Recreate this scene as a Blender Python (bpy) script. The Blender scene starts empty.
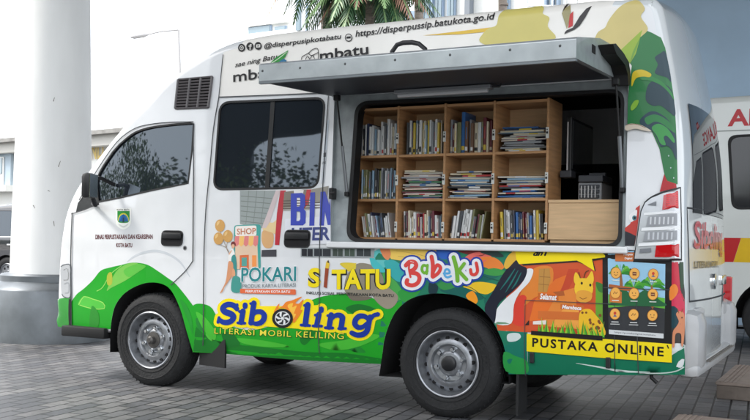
import bpy, bmesh, math, random
import numpy as np
from mathutils import Vector, Matrix
from mathutils.geometry import delaunay_2d_cdt

SC = bpy.context.scene
COL = SC.collection
R = math.radians
rnd = random.Random(7)

# ------------------------------------------------------------------ camera
F, TH, RO = 949.79, 0.475, 0.01965
CP = np.array([4.382, -5.128, 0.995]); PY = 246.46
CD = np.array([-math.sin(TH), math.cos(TH), 0.0])
_r = np.array([math.cos(TH), math.sin(TH), 0.0]); _u = np.array([0, 0, 1.0])
CR = _r*math.cos(RO) + _u*math.sin(RO)
CU = -_r*math.sin(RO) + _u*math.cos(RO)
cam = bpy.data.cameras.new("camera"); camo = bpy.data.objects.new("camera", cam); COL.objects.link(camo)
cam.sensor_width = 36; cam.lens = F/750*36; cam.shift_y = (PY-210)/750
cam.clip_start = 0.05; cam.clip_end = 2000
camo.matrix_world = Matrix(((CR[0], CU[0], -CD[0], CP[0]), (CR[1], CU[1], -CD[1], CP[1]),
                            (CR[2], CU[2], -CD[2], CP[2]), (0, 0, 0, 1)))
SC.camera = camo

# ------------------------------------------------------------------ sky, sun, exposure
SUN_EL, SUN_AZ = R(48), R(238)          # azimuth clockwise from +Y
world = bpy.data.worlds.new("World"); SC.world = world; world.use_nodes = True
nt = world.node_tree; bg = nt.nodes["Background"]
sky = nt.nodes.new("ShaderNodeTexSky"); sky.sky_type = 'NISHITA'; sky.sun_disc = False
sky.sun_elevation = SUN_EL; sky.sun_rotation = SUN_AZ; sky.air_density = 1.0; sky.dust_density = 3.0
tc = nt.nodes.new("ShaderNodeTexCoord"); nz = nt.nodes.new("ShaderNodeTexNoise")
nz.inputs["Scale"].default_value = 2.2; nz.inputs["Detail"].default_value = 5
rp = nt.nodes.new("ShaderNodeMapRange")
rp.inputs[1].default_value = .25; rp.inputs[2].default_value = .7; rp.inputs[3].default_value = .35; rp.inputs[4].default_value = 1.0
mx = nt.nodes.new("ShaderNodeMix"); mx.data_type = 'RGBA'
nt.links.new(tc.outputs["Generated"], nz.inputs["Vector"]); nt.links.new(nz.outputs["Fac"], rp.inputs[0])
nt.links.new(rp.outputs[0], mx.inputs[0]); nt.links.new(sky.outputs[0], mx.inputs[6])
mx.inputs[7].default_value = (9.0, 9.2, 9.4, 1)      # bright cloud cover
nt.links.new(mx.outputs[2], bg.inputs[0]); bg.inputs[1].default_value = 0.15
sun = bpy.data.lights.new("sun", 'SUN'); suno = bpy.data.objects.new("sun", sun); COL.objects.link(suno)
sun.energy = 1.5; sun.angle = R(12); sun.color = (1, .96, .9)
sd = Vector((math.sin(SUN_AZ)*math.cos(SUN_EL), math.cos(SUN_AZ)*math.cos(SUN_EL), math.sin(SUN_EL)))
suno.rotation_euler = sd.to_track_quat('Z', 'Y').to_euler()
SC.view_settings.view_transform = 'Standard'; SC.view_settings.look = 'None'
SC.view_settings.gamma = 1; SC.view_settings.use_curve_mapping = False
SC.view_settings.exposure = 1.1
SC.render.engine = 'CYCLES'
SC.render.resolution_x = 1024; SC.render.resolution_y = 573

# ------------------------------------------------------------------ photo ray helpers (pixels of the 750x420 photograph -> real places)
def rays(uv):
    uv = np.asarray(uv, float).reshape(-1, 2)
    return CD[None]+CR[None]*((uv[:, :1]-375)/F)-CU[None]*((uv[:, 1:]-PY)/F)
def on_y(uv, y):
    d = rays(uv); t = (np.asarray(y)-CP[1])/d[:, 1]; return CP[None]+d*t[:, None]
def on_x(uv, x):
    d = rays(uv); t = (x-CP[0])/d[:, 0]; return CP[None]+d*t[:, None]
def on_z(uv, z):
    d = rays(uv); t = (z-CP[2])/d[:, 2]; return CP[None]+d*t[:, None]
def at_depth(u, v, D):
    d = rays([(u, v)])[0]; return CP+d*D

# ------------------------------------------------------------------ materials
def C(r, g, b, k=1.0):
    f = lambda c: ((c/255)/12.92 if c/255 <= .04045 else ((c/255+.055)/1.055)**2.4)*k
    return (f(r), f(g), f(b), 1)
def sock(n, *names):
    for a in names:
        if a in n.inputs: return n.inputs[a]
MATS = {}
def M(name, col=None, rough=.5, metal=0, coat=0, noise=None, bump=None, spec=None, emit=None):
    if name in MATS: return MATS[name]
    m = bpy.data.materials.new(name); m.use_nodes = True; t = m.node_tree; b = t.nodes["Principled BSDF"]
    b.inputs["Base Color"].default_value = col; b.inputs["Roughness"].default_value = rough
    b.inputs["Metallic"].default_value = metal
    if coat: sock(b, "Coat Weight", "Clearcoat").default_value = coat; sock(b, "Coat Roughness").default_value = .03
    if spec is not None: sock(b, "Specular IOR Level", "Specular").default_value = spec
    if emit: sock(b, "Emission Color").default_value = col; sock(b, "Emission Strength").default_value = emit
    if noise or bump:
        tc = t.nodes.new("ShaderNodeTexCoord")
    if noise:
        sc, amt = noise[:2]
        n = t.nodes.new("ShaderNodeTexNoise"); n.inputs["Scale"].default_value = sc; n.inputs["Detail"].default_value = 6
        mr = t.nodes.new("ShaderNodeMapRange"); mr.inputs[1].default_value = .3; mr.inputs[2].default_value = .7
        mr.inputs[3].default_value = 1-amt; mr.inputs[4].default_value = 1+amt*.4
        mm = t.nodes.new("ShaderNodeMix"); mm.data_type = 'RGBA'; mm.blend_type = 'MULTIPLY'; mm.inputs[0].default_value = 1
        if len(noise) > 2:
            mp = t.nodes.new("ShaderNodeMapping"); mp.inputs["Scale"].default_value = noise[2]
            t.links.new(tc.outputs["Object"], mp.inputs[0]); t.links.new(mp.outputs[0], n.inputs["Vector"])
        else: t.links.new(tc.outputs["Object"], n.inputs["Vector"])
        t.links.new(n.outputs["Fac"], mr.inputs[0]); mm.inputs[6].default_value = col
        t.links.new(mr.outputs[0], mm.inputs[7]); t.links.new(mm.outputs[2], b.inputs["Base Color"])
    if bump:
        sc, st = bump
        n = t.nodes.new("ShaderNodeTexNoise"); n.inputs["Scale"].default_value = sc; n.inputs["Detail"].default_value = 4
        t.links.new(tc.outputs["Object"], n.inputs["Vector"])
        bp = t.nodes.new("ShaderNodeBump"); bp.inputs["Strength"].default_value = st; bp.inputs["Distance"].default_value = .02
        t.links.new(n.outputs["Fac"], bp.inputs["Height"]); t.links.new(bp.outputs[0], b.inputs["Normal"])
    MATS[name] = m; return m

WHITE = M("white_paint", C(224, 226, 228), .25, coat=.9, noise=(3.5, .06), bump=(2.6, .10))
REARW = M("rear_white_paint", C(215, 220, 222), .12, coat=1.0)
CREAM = M("roof_cream_wrap", C(240, 237, 231), .35, coat=.2, noise=(5, .05))
GREYP = M("grey_frame_paint", C(150, 158, 160), .4, coat=.3, noise=(14, .2))
ALU = M("aluminium", C(184, 190, 193), .24, metal=.4, noise=(9, .15))
BLACKP = M("black_plastic", C(26, 27, 30), .45)
RUBBER = M("black_rubber", C(16, 17, 19), .6)
TYRE = M("tyre_rubber", C(26, 27, 29), .75, noise=(20, .3), bump=(60, .25))
SEAM = M("panel_gap", C(62, 65, 69), .8)
GLASS = M("tinted_glass", (.016, .020, .026, 1), .02, spec=.95)
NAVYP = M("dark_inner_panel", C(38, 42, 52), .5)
sock(GLASS.node_tree.nodes["Principled BSDF"], "Specular Tint").default_value = (.74, .87, 1, 1)  # blue specular tint puts the sky's blue into the reflections
ROOM = M("dark_cabin_lining", C(20, 21, 25), .8)
STEELR = M("wheel_steel", C(150, 153, 158), .35, metal=.7, noise=(25, .25))
HOLE = M("deep_black", (.006, .006, .007, 1), .9)
CHROME = M("chrome", C(225, 228, 230), .12, metal=1)
LENSR = M("red_lens", C(190, 10, 24), .12, coat=1)
LENSC = M("clear_lens", C(196, 199, 203), .2, metal=.25, coat=1)
WOOD = M("shelf_wood", C(190, 144, 100), .45, noise=(4, .25, (1, 1, 14)))
WOODP = M("pale_wood", C(222, 186, 142), .45, noise=(5, .14, (1, 1, 12)))

# ------------------------------------------------------------------ mesh helpers
def link(name, me, mats, parent=None, smooth=False):
    o = bpy.data.objects.new(name, me); COL.objects.link(o)
    if not isinstance(mats, (list, tuple)): mats = [mats]
    for m in mats: me.materials.append(m)
    if parent: o.parent = parent
    if smooth:
        for p in me.polygons: p.use_smooth = True
    return o
def mesh(name, verts, faces, mats, parent=None, smooth=False, mi=None):
    me = bpy.data.meshes.new(name); me.from_pydata([tuple(map(float, v)) for v in verts], [], [tuple(map(int, f)) for f in faces])
    o = link(name, me, mats, parent, smooth)
    if mi is not None:
        for p, i in zip(me.polygons, mi): p.material_index = i
    me.update(); return o
def tag(o, label=None, cat=None, group=None, kind=None):
    if label: o["label"] = label
    if cat: o["category"] = cat
    if group: o["group"] = group
    if kind: o["kind"] = kind
    return o
def empty(name, loc=(0, 0, 0), rz=0):
    o = bpy.data.objects.new(name, None); COL.objects.link(o); o.location = loc; o.rotation_euler = (0, 0, rz); o.empty_display_size = .1
    return o
class MB:
    """collects boxes, tubes and prisms into ONE mesh"""
    def __init__(s): s.v = []; s.f = []; s.m = []; s.mats = []
    def mi(s, m):
        if m not in s.mats: s.mats.append(m)
        return s.mats.index(m)
    def add(s, v, f, m):
        b = len(s.v); s.v += [tuple(map(float, p)) for p in v]; i = s.mi(m)
        for q in f: s.f.append(tuple(int(a)+b for a in q)); s.m.append(i)
    def box(s, a, b, m, rz=0, c=None, bev=0, tilt=None):
        bm = bmesh.new(); bmesh.ops.create_cube(bm, size=1)
        sx, sy, sz = [b[i]-a[i] for i in range(3)]; cx, cy, cz = [(a[i]+b[i])/2 for i in range(3)]
        bmesh.ops.scale(bm, vec=(sx, sy, sz), verts=bm.verts)
        if bev: bmesh.ops.bevel(bm, geom=bm.edges[:], offset=bev, segments=2, affect='EDGES', profile=.5)
        if tilt: bmesh.ops.rotate(bm, matrix=Matrix.Rotation(tilt[0], 3, tilt[1]), verts=bm.verts)
        if rz: bmesh.ops.rotate(bm, matrix=Matrix.Rotation(rz, 3, 'Z'), verts=bm.verts)
        bmesh.ops.translate(bm, vec=(cx, cy, cz), verts=bm.verts)
        bm.verts.index_update(); s.add([v.co for v in bm.verts], [[v.index for v in f.verts] for f in bm.faces], m); bm.free()
    def tube(s, pts, r, m, n=10, cap=True):
        pts = [Vector(p) for p in pts]; rr = r if isinstance(r, (list, tuple)) else [r]*len(pts)
        V = []; Fc = []
        for i, p in enumerate(pts):
            t = (pts[min(i+1, len(pts)-1)]-pts[max(i-1, 0)]).normalized()
            a = t.orthogonal().normalized() if i == 0 else (a-t*a.dot(t)).normalized()
            b = t.cross(a)
            for k in range(n):
                w = 2*math.pi*k/n; V.append(p+(a*math.cos(w)+b*math.sin(w))*rr[i])
        for i in range(len(pts)-1):
            for k in range(n):
                k2 = (k+1) % n; Fc.append((i*n+k, i*n+k2, (i+1)*n+k2, (i+1)*n+k))
        if cap: Fc.append(tuple(range(n))[::-1]); Fc.append(tuple((len(pts)-1)*n+k for k in range(n)))
        s.add(V, Fc, m)
    def lathe(s, prof, m, axis='Z', n=40, c=(0, 0, 0)):
        """prof: (radius, height) along the axis"""
        V = []; Fc = []
        for r, h in prof:
            for k in range(n):
                w = 2*math.pi*k/n; a, b = r*math.cos(w), r*math.sin(w)
                p = (a, b, h) if axis == 'Z' else (a, h, b) if axis == 'Y' else (h, a, b)
                V.append((p[0]+c[0], p[1]+c[1], p[2]+c[2]))
        for i in range(len(prof)-1):
            for k in range(n):
                k2 = (k+1) % n; Fc.append((i*n+k, i*n+k2, (i+1)*n+k2, (i+1)*n+k))
        s.add(V, Fc, m)
    def prism(s, poly, x0, x1, m, m_end=None):
        """polygon in (y,z) extruded along x"""
        n = len(poly); V = [(x0, p[0], p[1]) for p in poly]+[(x1, p[0], p[1]) for p in poly]
        s.add(V, [(i, (i+1) % n, n+(i+1) % n, n+i) for i in range(n)], m)
        s.add(V, [tuple(range(n)), tuple(range(2*n-1, n-1, -1))], m_end or m)
    def build(s, name, parent=None, smooth=False, bevel=0):
        o = mesh(name, s.v, s.f, s.mats, parent, False, s.m)
        if smooth:
            bm = bmesh.new(); bm.from_mesh(o.data)
            for f in bm.faces: f.smooth = True
            for e in bm.edges:
                if len(e.link_faces) == 2 and e.calc_face_angle(0) > R(38): e.smooth = False
            bm.to_mesh(o.data); bm.free()
        if bevel:
            md = o.modifiers.new("bevel", 'BEVEL'); md.width = bevel; md.segments = 2; md.limit_method = 'ANGLE'; md.angle_limit = R(40)
        return o

def crv(pts, n=5, closed=False):
    """Catmull-Rom through the points"""
    P = [np.array(p, float) for p in pts]; out = []; N = len(P)
    for i in range(N if closed else N-1):
        p0 = P[(i-1) % N] if closed or i > 0 else P[0]; p1 = P[i]; p2 = P[(i+1) % N]
        p3 = P[(i+2) % N] if closed or i+2 < N else P[-1]
        for k in range(n):
            t = k/n
            out.append(.5*((2*p1)+(-p0+p2)*t+(2*p0-5*p1+4*p2-p3)*t*t+(-p0+3*p1-3*p2+p3)*t**3))
    if not closed: out.append(P[-1])
    return [tuple(p) for p in out]
def ell(cx, cy, rx, ry, n=20, a0=0, a1=2*math.pi):
    full = abs(a1-a0-2*math.pi) < 1e-6
    return [(cx+rx*math.cos(a0+(a1-a0)*k/(n if full else n-1)), cy+ry*math.sin(a0+(a1-a0)*k/(n if full else n-1))) for k in range(n)]
def rrect(q, r, n=4):
    """quad (4 corners) with rounded corners of radius r"""
    out = []; Q = [np.array(p, float) for p in q]
    for i in range(len(Q)):
        a, b, c = Q[i-1], Q[i], Q[(i+1) % len(Q)]
        p = b+(a-b)/np.linalg.norm(a-b)*r; s = b+(c-b)/np.linalg.norm(c-b)*r
        for k in range(n+1):
            t = k/n; out.append(tuple((1-t)**2*p+2*t*(1-t)*b+t*t*s))
    return out
def stroke(pts, w):
    """polygon round a polyline; w a number or one per point"""
    P = [np.array(p, float) for p in pts]; n = len(P); W = [w]*n if not isinstance(w, (list, tuple)) else w
    Lh = []; Rh = []
    for i in range(n):
        t = P[min(i+1, n-1)]-P[max(i-1, 0)]; t = t/(np.linalg.norm(t)+1e-9); nn = np.array([-t[1], t[0]])
        Lh.append(P[i]+nn*W[i]/2); Rh.append(P[i]-nn*W[i]/2)
    t0 = P[1]-P[0]; t1 = P[-1]-P[-2]; cap0 = []; cap1 = []
    for (c, tv, w0, lst) in ((P[0], -t0, W[0], cap0), (P[-1], t1, W[-1], cap1)):
        tv = tv/np.linalg.norm(tv); lst.append(c+tv*w0*.4)
    return [tuple(p) for p in Lh+cap1+Rh[::-1]+cap0]
def inpoly(pts, poly):
    """non-zero winding"""
    x, y = pts[:, 0], pts[:, 1]; w = np.zeros(len(pts), int); P = np.asarray(poly, float); Q = np.roll(P, -1, 0)
    for (x0, y0), (x1, y1) in zip(P, Q):
        cr = (x1-x0)*(y-y0)-(x-x0)*(y1-y0)
        w += ((y0 <= y) & (y1 > y) & (cr > 0)).astype(int)-((y0 > y) & (y1 <= y) & (cr < 0)).astype(int)
    return w != 0
def tri(outer, cuts=(), extra=None, step=.07, inside=()):
    """constrained triangulation of a polygon minus cut polygons -> points, triangles"""
    V = []; E = []
    def dense(p):
        out = []; n = len(p)
        for i in range(n):
            a, b = p[i], p[(i+1) % n]; k = max(1, int(math.dist(a, b)/.055))
            out += [(a[0]+(b[0]-a[0])*j/k, a[1]+(b[1]-a[1])*j/k) for j in range(k)]
        return out
    outer, cuts, inside = dense(outer), [dense(c) for c in cuts], [dense(c) for c in inside]
    for poly in [outer]+cuts+inside:
        b = len(V); n = len(poly); V += [Vector((float(p[0]), float(p[1]))) for p in poly]
        E += [(b+i, b+(i+1) % n) for i in range(n)]
    o = np.asarray(outer, float); lo, hi = o.min(0), o.max(0)
    ex = []
    if step and (hi-lo).max() > step:
        gx = np.arange(lo[0]+step/2, hi[0], step); gy = np.arange(lo[1]+step/2, hi[1], step)
        if len(gx) and len(gy):
            g = np.stack(np.meshgrid(gx, gy), -1).reshape(-1, 2); g += (np.sin(g[:, ::-1]*977)*step*.02); ex.append(g)
    if extra is not None: ex.append(np.asarray(extra, float))
    if ex:
        g = np.concatenate(ex); k = inpoly(g, outer)
        for c in cuts: k &= ~inpoly(g, c)
        V += [Vector(p) for p in g[k]]
    r = delaunay_2d_cdt(V, E, [], 0, 1e-5)
    P = np.array([tuple(p) for p in r[0]]); T = np.array([f for f in r[2] if len(f) == 3], int)
    c = P[T].mean(1); k = inpoly(c, outer)
    for q in cuts: k &= ~inpoly(c, q)
    for q in inside: k &= inpoly(c, q)
    T = T[k]
    a = P[T]; s = (a[:, 1, 0]-a[:, 0, 0])*(a[:, 2, 1]-a[:, 0, 1])-(a[:, 2, 0]-a[:, 0, 0])*(a[:, 1, 1]-a[:, 0, 1])
    T[s < 0] = T[s < 0][:, ::-1]
    used = np.unique(T); mp = np.zeros(len(P), int); mp[used] = np.arange(len(used))
    return P[used], mp[T]

def stroke_parts(pts, w):
    """quads and discs whose union is a round-ended brush stroke"""
    P = [np.array(p, float) for p in pts]; n = len(P); W = [w]*n if not isinstance(w, (list, tuple)) else w; out = []
    for i in range(n):
        out.append([tuple(P[i]+np.array([math.cos(a), math.sin(a)])*W[i]/2) for a in np.arange(12)*math.pi/6])
        if i < n-1:
            t = P[i+1]-P[i]; t = t/(np.linalg.norm(t)+1e-9); nn = np.array([-t[1], t[0]])
            out.append([tuple(P[i]+nn*W[i]/2), tuple(P[i+1]+nn*W[i+1]/2), tuple(P[i+1]-nn*W[i+1]/2), tuple(P[i]-nn*W[i]/2)])
    return out
def tri_union(polys):
    V = []; E = []
    for p in polys:
        b = len(V); V += [Vector((float(q[0]), float(q[1]))) for q in p]; E += [(b+i, b+(i+1) % len(p)) for i in range(len(p))]
    r = delaunay_2d_cdt(V, E, [], 0, 1e-5); P = np.array([tuple(p) for p in r[0]]); T = np.array([f for f in r[2] if len(f) == 3], int)
    c = P[T].mean(1); k = np.zeros(len(T), bool)
    for p in polys: k |= inpoly(c, p)
    T = T[k]; a = P[T]; s = (a[:, 1, 0]-a[:, 0, 0])*(a[:, 2, 1]-a[:, 0, 1])-(a[:, 2, 0]-a[:, 0, 0])*(a[:, 1, 1]-a[:, 0, 1]); T[s < 0] = T[s < 0][:, ::-1]
    used = np.unique(T); mp = np.zeros(len(P), int); mp[used] = np.arange(len(used))
    return P[used], mp[T]

class Shell:
    """A vehicle skin: a closed side profile in (x,z), a width, rounded edges. Side at y=Y(x,z), y grows away from the camera."""
    def __init__(s, prof, width, r=.1, rear_r=.05, tumble=.13, tz=1.0, front_in=.05, y0=0, bottom=None, rear_x=1e9):
        s.P = np.asarray(prof, float); s.w = width; s.r = r; s.rr = rear_r; s.tb = tumble; s.tz = tz; s.fi = front_in; s.y0 = y0
        s.rear_x = rear_x
        A = s.P; B = np.roll(s.P, -1, 0); k = ~((np.abs(A[:, 1]-B[:, 1]) < .12) & (A[:, 1] < bottom))
        s.A, s.B = A[k], B[k]
    def dist(s, x, z, rear):
        p = np.stack([x, z], -1); d = np.full(len(x), 9.)
        for a, b in zip(s.A, s.B):
            if ((a[0]+b[0])/2 > s.rear_x) != rear: continue
            ab = b-a; L = ab@ab
            if L < 1e-12: continue
            t = np.clip(((p-a)@ab)/L, 0, 1); d = np.minimum(d, np.linalg.norm(p-(a+t[:, None]*ab), axis=1))
        return d
    def Y(s, x, z, clip=False):
        x = np.atleast_1d(np.asarray(x, float)); z = np.atleast_1d(np.asarray(z, float))
        q = z-s.tz; y = s.tb*.5*(q+np.sqrt(q*q+.004))
        y = y+.02*np.clip((.55-z)/.2, 0, 2)**2+s.fi*np.clip(-x/.8, 0, 2)**2
        for rear, r in ((False, s.r), (True, s.rr)):
            d = np.clip(s.dist(x, z, rear), 0, r)
            if clip: d = np.where(inpoly(np.stack([x, z], -1), s.P), d, 0)
            y = y+r-np.sqrt(np.maximum(r*r-(r-d)**2, 0))
        return y+s.y0
    def S(s, uv):
        """photograph pixel -> (x,z) on this side"""
        uv = np.asarray(uv, float).reshape(-1, 2); y = np.full(len(uv), s.y0, float)
        for _ in range(6):
            p = on_y(uv, y); y = np.minimum(s.Y(p[:, 0], p[:, 2]), s.y0+.3)
        p = on_y(uv, y)
        return [tuple(q) for q in p[:, [0, 2]]]
    def lift(s, P, off, far=False):
        y = s.Y(P[:, 0], P[:, 1])
        if off:
            e = 1e-3; gx = (s.Y(P[:, 0]+e, P[:, 1])-s.Y(P[:, 0]-e, P[:, 1]))/(2*e); gz = (s.Y(P[:, 0], P[:, 1]+e)-s.Y(P[:, 0], P[:, 1]-e))/(2*e)
            if abs(off) < .008:
                gx = np.clip(gx, -3, 3); gz = np.clip(gz, -3, 3); L = np.sqrt(1+gx*gx+gz*gz)
                P = np.stack([P[:, 0]-off*gx/L, P[:, 1]-off*gz/L], -1); y = y+off/L
            else: y = y+off
        if far: y = 2*s.y0+s.w-y
        return np.stack([P[:, 0], y, P[:, 1]], -1)
    def normals(s, P):
        e = 1.5e-3; f = lambda a, b: s.Y(P[:, 0]+a, P[:, 1]+b, True)
        gx = (f(e, 0)-f(-e, 0))/(2*e); gz = (f(0, e)-f(0, -e))/(2*e)
        n = np.stack([gx, -np.ones(len(P)), gz], -1); return n/np.linalg.norm(n, axis=1)[:, None]
    def edge_pts(s):
        if hasattr(s, 'E'): return s.E
        out = []
        area = .5*sum(s.P[i-1][0]*s.P[i][1]-s.P[i][0]*s.P[i-1][1] for i in range(len(s.P)))
        for a, b in zip(s.A, s.B):
            L = np.linalg.norm(b-a); n = max(1, int(round(L/.02))); t = (b-a)/max(L, 1e-9); nn = np.array([-t[1], t[0]])*(1 if area > 0 else -1)
            rr_ = s.rr if (a[0]+b[0])/2 > s.rear_x else s.r
            for k in range(n):
                p = a+(b-a)*(k+.5)/n
                for d in (.12, .3, .5, .75, 1.0): out.append(p+nn*rr_*d)
        s.E = np.array(out); return s.E
    def band(s):
        """profile points with inward normals and radii; inset outline for the flat part of the side"""
        P = s.P[1:-1]; t = np.gradient(P, axis=0); t /= np.linalg.norm(t, axis=1)[:, None]
        area = .5*sum(s.P[i-1][0]*s.P[i][1]-s.P[i][0]*s.P[i-1][1] for i in range(len(s.P)))
        nn = np.stack([-t[:, 1], t[:, 0]], -1)*(1 if area > 0 else -1); rr = np.where(P[:, 0] > s.rear_x, s.rr, s.r); return P, nn, rr
    def inset(s):
        P, nn, rr = s.band(); q = [tuple(p) for p in P+nn*rr[:, None]]; b0, b1 = s.P[0][1], s.P[-1][1]
        q = [p for p in q if p[1] > b0+.002]
        return [(q[0][0], b0)]+q+[(q[-1][0], b1)]
    def wrap(s, name, i0, i1, mat, parent, bulge=.05, n=14, t0=None, t1=None, off=0):
        """skin across the vehicle between profile points i0..i1, with its two rounded edges"""
        P, nn, rr = s.band(); P, nn, rr = P[i0:i1], nn[i0:i1], rr[i0:i1]; m = len(P)
        near = []; nrm = []
        for k in range(9):
            d = rr*(1-math.sin(k*math.pi/16)); q = P+nn*d[:, None]; y = s.Y(q[:, 0], q[:, 1], True); near.append(np.stack([q[:, 0], y, q[:, 1]], -1))
            c = math.sin(k*math.pi/16); sn = math.cos(k*math.pi/16); sl = s.normals(P+nn*(rr*1.15)[:, None]); v = sl*sn+np.stack([-nn[:, 0], 0*rr, -nn[:, 1]], -1)*c; nrm.append(v/np.linalg.norm(v, axis=1)[:, None])
        ye = near[-1][:, 1]-s.y0; V = []; N = []
        ts = [k/n for k in range(n+1)] if t0 is None else [t0+(t1-t0)*k/n for k in range(n+1)]
        if t0 is None: V += near[:-1]; N += nrm[:-1]
        for t in ts:
            bl = bulge*(1-abs(2*t-1)**2.5)+off; V.append(np.stack([P[:, 0]-nn[:, 0]*bl, s.y0+ye+(s.w-2*ye)*t, P[:, 1]-nn[:, 1]*bl], -1))
            sl = -bulge*5*np.sign(2*t-1)*abs(2*t-1)**1.5/s.w; v = np.stack([-nn[:, 0], 0*rr-sl, -nn[:, 1]], -1); N.append(v/np.linalg.norm(v, axis=1)[:, None])
        if t0 is None:
            for q, v in zip(near[-2::-1], nrm[-2::-1]):
                q = q.copy(); q[:, 1] = 2*s.y0+s.w-q[:, 1]; v = v.copy(); v[:, 1] *= -1; V.append(q); N.append(v)
        K = len(V); V = np.concatenate(V); N = np.concatenate(N)
        o = mesh(name, V, [(k*m+i+1, k*m+i, (k+1)*m+i, (k+1)*m+i+1) for k in range(K-1) for i in range(m-1)], mat, parent, True)
        f = o.data.polygons[len(o.data.polygons)//2]
        if f.normal.dot(Vector(N[f.vertices[0]])) < 0: o.data.flip_normals()
        o.data.normals_split_custom_set_from_vertices([tuple(v) for v in N]); return o
    def near(s, poly):
        p = np.asarray(poly, float); E = s.edge_pts(); lo, hi = p.min(0), p.max(0)
        k = ((E >= lo) & (E <= hi)).all(1); return E[k] if k.any() else None
    def sheet(s, name, poly, cuts, mat, parent, off=0, step=.06, edge=False, far=False):
        P, T = tri(poly, cuts, None, step)
        if far: T = T[:, ::-1]
        o = mesh(name, s.lift(P, off, far), T, mat, parent, True); N = s.normals(P)
        if far: N[:, 1] *= -1
        o.data.normals_split_custom_set_from_vertices([tuple(v) for v in N]); return o
    def wall(s, mb, poly, o0, o1, mat):
        """reveal: strip round a polygon from depth o0 to o1"""
        P = np.asarray(poly, float); n = len(P)
        V = np.concatenate([s.lift(P, o0), s.lift(P, o1)])
        mb.add(V, [(i, (i+1) % n, n+(i+1) % n, n+i) for i in range(n)], mat)

class G:
    """vinyl graphic on a shell's side: polygons given in photograph pixels, each a hair above the one before"""
    def __init__(s, sh, base=.0012, inc=.00009): s.sh = sh; s.inc = inc; s.n = []; s.v = []; s.f = []; s.mi = []; s.mats = []; s.o = base
    def raw(s, P, T, col, rough=.3):
        key = "wrap_%s" % ("%02x%02x%02x" % tuple(col) if isinstance(col, tuple) else col)
        m = M(key, C(*col), rough+.05, coat=.2, noise=(6, .06), spec=.35) if isinstance(col, tuple) else col
        if m not in s.mats: s.mats.append(m)
        b = len(s.v); s.v += [tuple(p) for p in s.sh.lift(P, -s.o)]; s.n += [tuple(p) for p in s.sh.normals(P)]; i = s.mats.index(m)
        for t in T: s.f.append(tuple(t+b)); s.mi.append(i)
        s.o += s.inc
    def poly(s, uv, col, cuts=(), inside=()):
        Q = s.sh.S(uv); P, T = tri(Q, cuts, s.sh.near(Q), inside=[s.sh.S(q) for q in inside]); s.raw(P, T, col); return s
    def curve(s, uv, col, n=4, cuts=(), inside=()): return s.poly(crv(uv, n, True), col, cuts, inside)
    def line(s, uv, w, col, n=4, cuts=(), inside=()):
        pts = crv(uv, n) if n else uv
        if isinstance(w, (list, tuple)):
            w = list(np.interp(np.linspace(0, 1, len(pts)), np.linspace(0, 1, len(w)), w))
        return s.poly(stroke(pts, w), col, cuts, inside)
    def brush(s, strokes, col, n=3):
        """several strokes united into one flat shape"""
        polys = []
        for pts, w in strokes:
            q = crv(pts, n)
            if isinstance(w, (list, tuple)): w = list(np.interp(np.linspace(0, 1, len(q)), np.linspace(0, 1, len(w)), w))
            polys += stroke_parts(q, w)
        P, T = tri_union([s.sh.S(p) for p in polys]); s.raw(P, T, col); return s
    def text(s, txt, bl, br, tl, col, bold=0, shear=0, space=1.0, cuts=None):
        P, T = text_tris(txt, bold, shear, space)
        lo, hi = P.min(0), P.max(0); q = (P-lo)/(hi-lo)
        a, b, c = [np.array(p) for p in s.sh.S([bl, br, tl])]
        P2 = a+q[:, :1]*(b-a)+q[:, 1:]*(c-a)
        s.raw(P2, T, col); return s
    def build(s, name, parent):
        o = mesh(name, s.v, s.f, s.mats, parent, True, s.mi); o.data.normals_split_custom_set_from_vertices(s.n); return o
def text_tris(txt, bold=0, shear=0, space=1.0):
    cu = bpy.data.curves.new("lettering", 'FONT'); cu.body = txt; cu.offset = bold; cu.shear = shear; cu.space_character = space
    cu.resolution_u = 3
    o = bpy.data.objects.new("lettering", cu); COL.objects.link(o)
    dg = bpy.context.evaluated_depsgraph_get(); me = bpy.data.meshes.new_from_object(o.evaluated_get(dg))
    me.calc_loop_triangles()
    P = np.array([v.co[:2] for v in me.vertices]); T = np.array([t.vertices[:] for t in me.loop_triangles], int)
    bpy.data.objects.remove(o); bpy.data.curves.remove(cu); bpy.data.meshes.remove(me)
    return P, T

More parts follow.
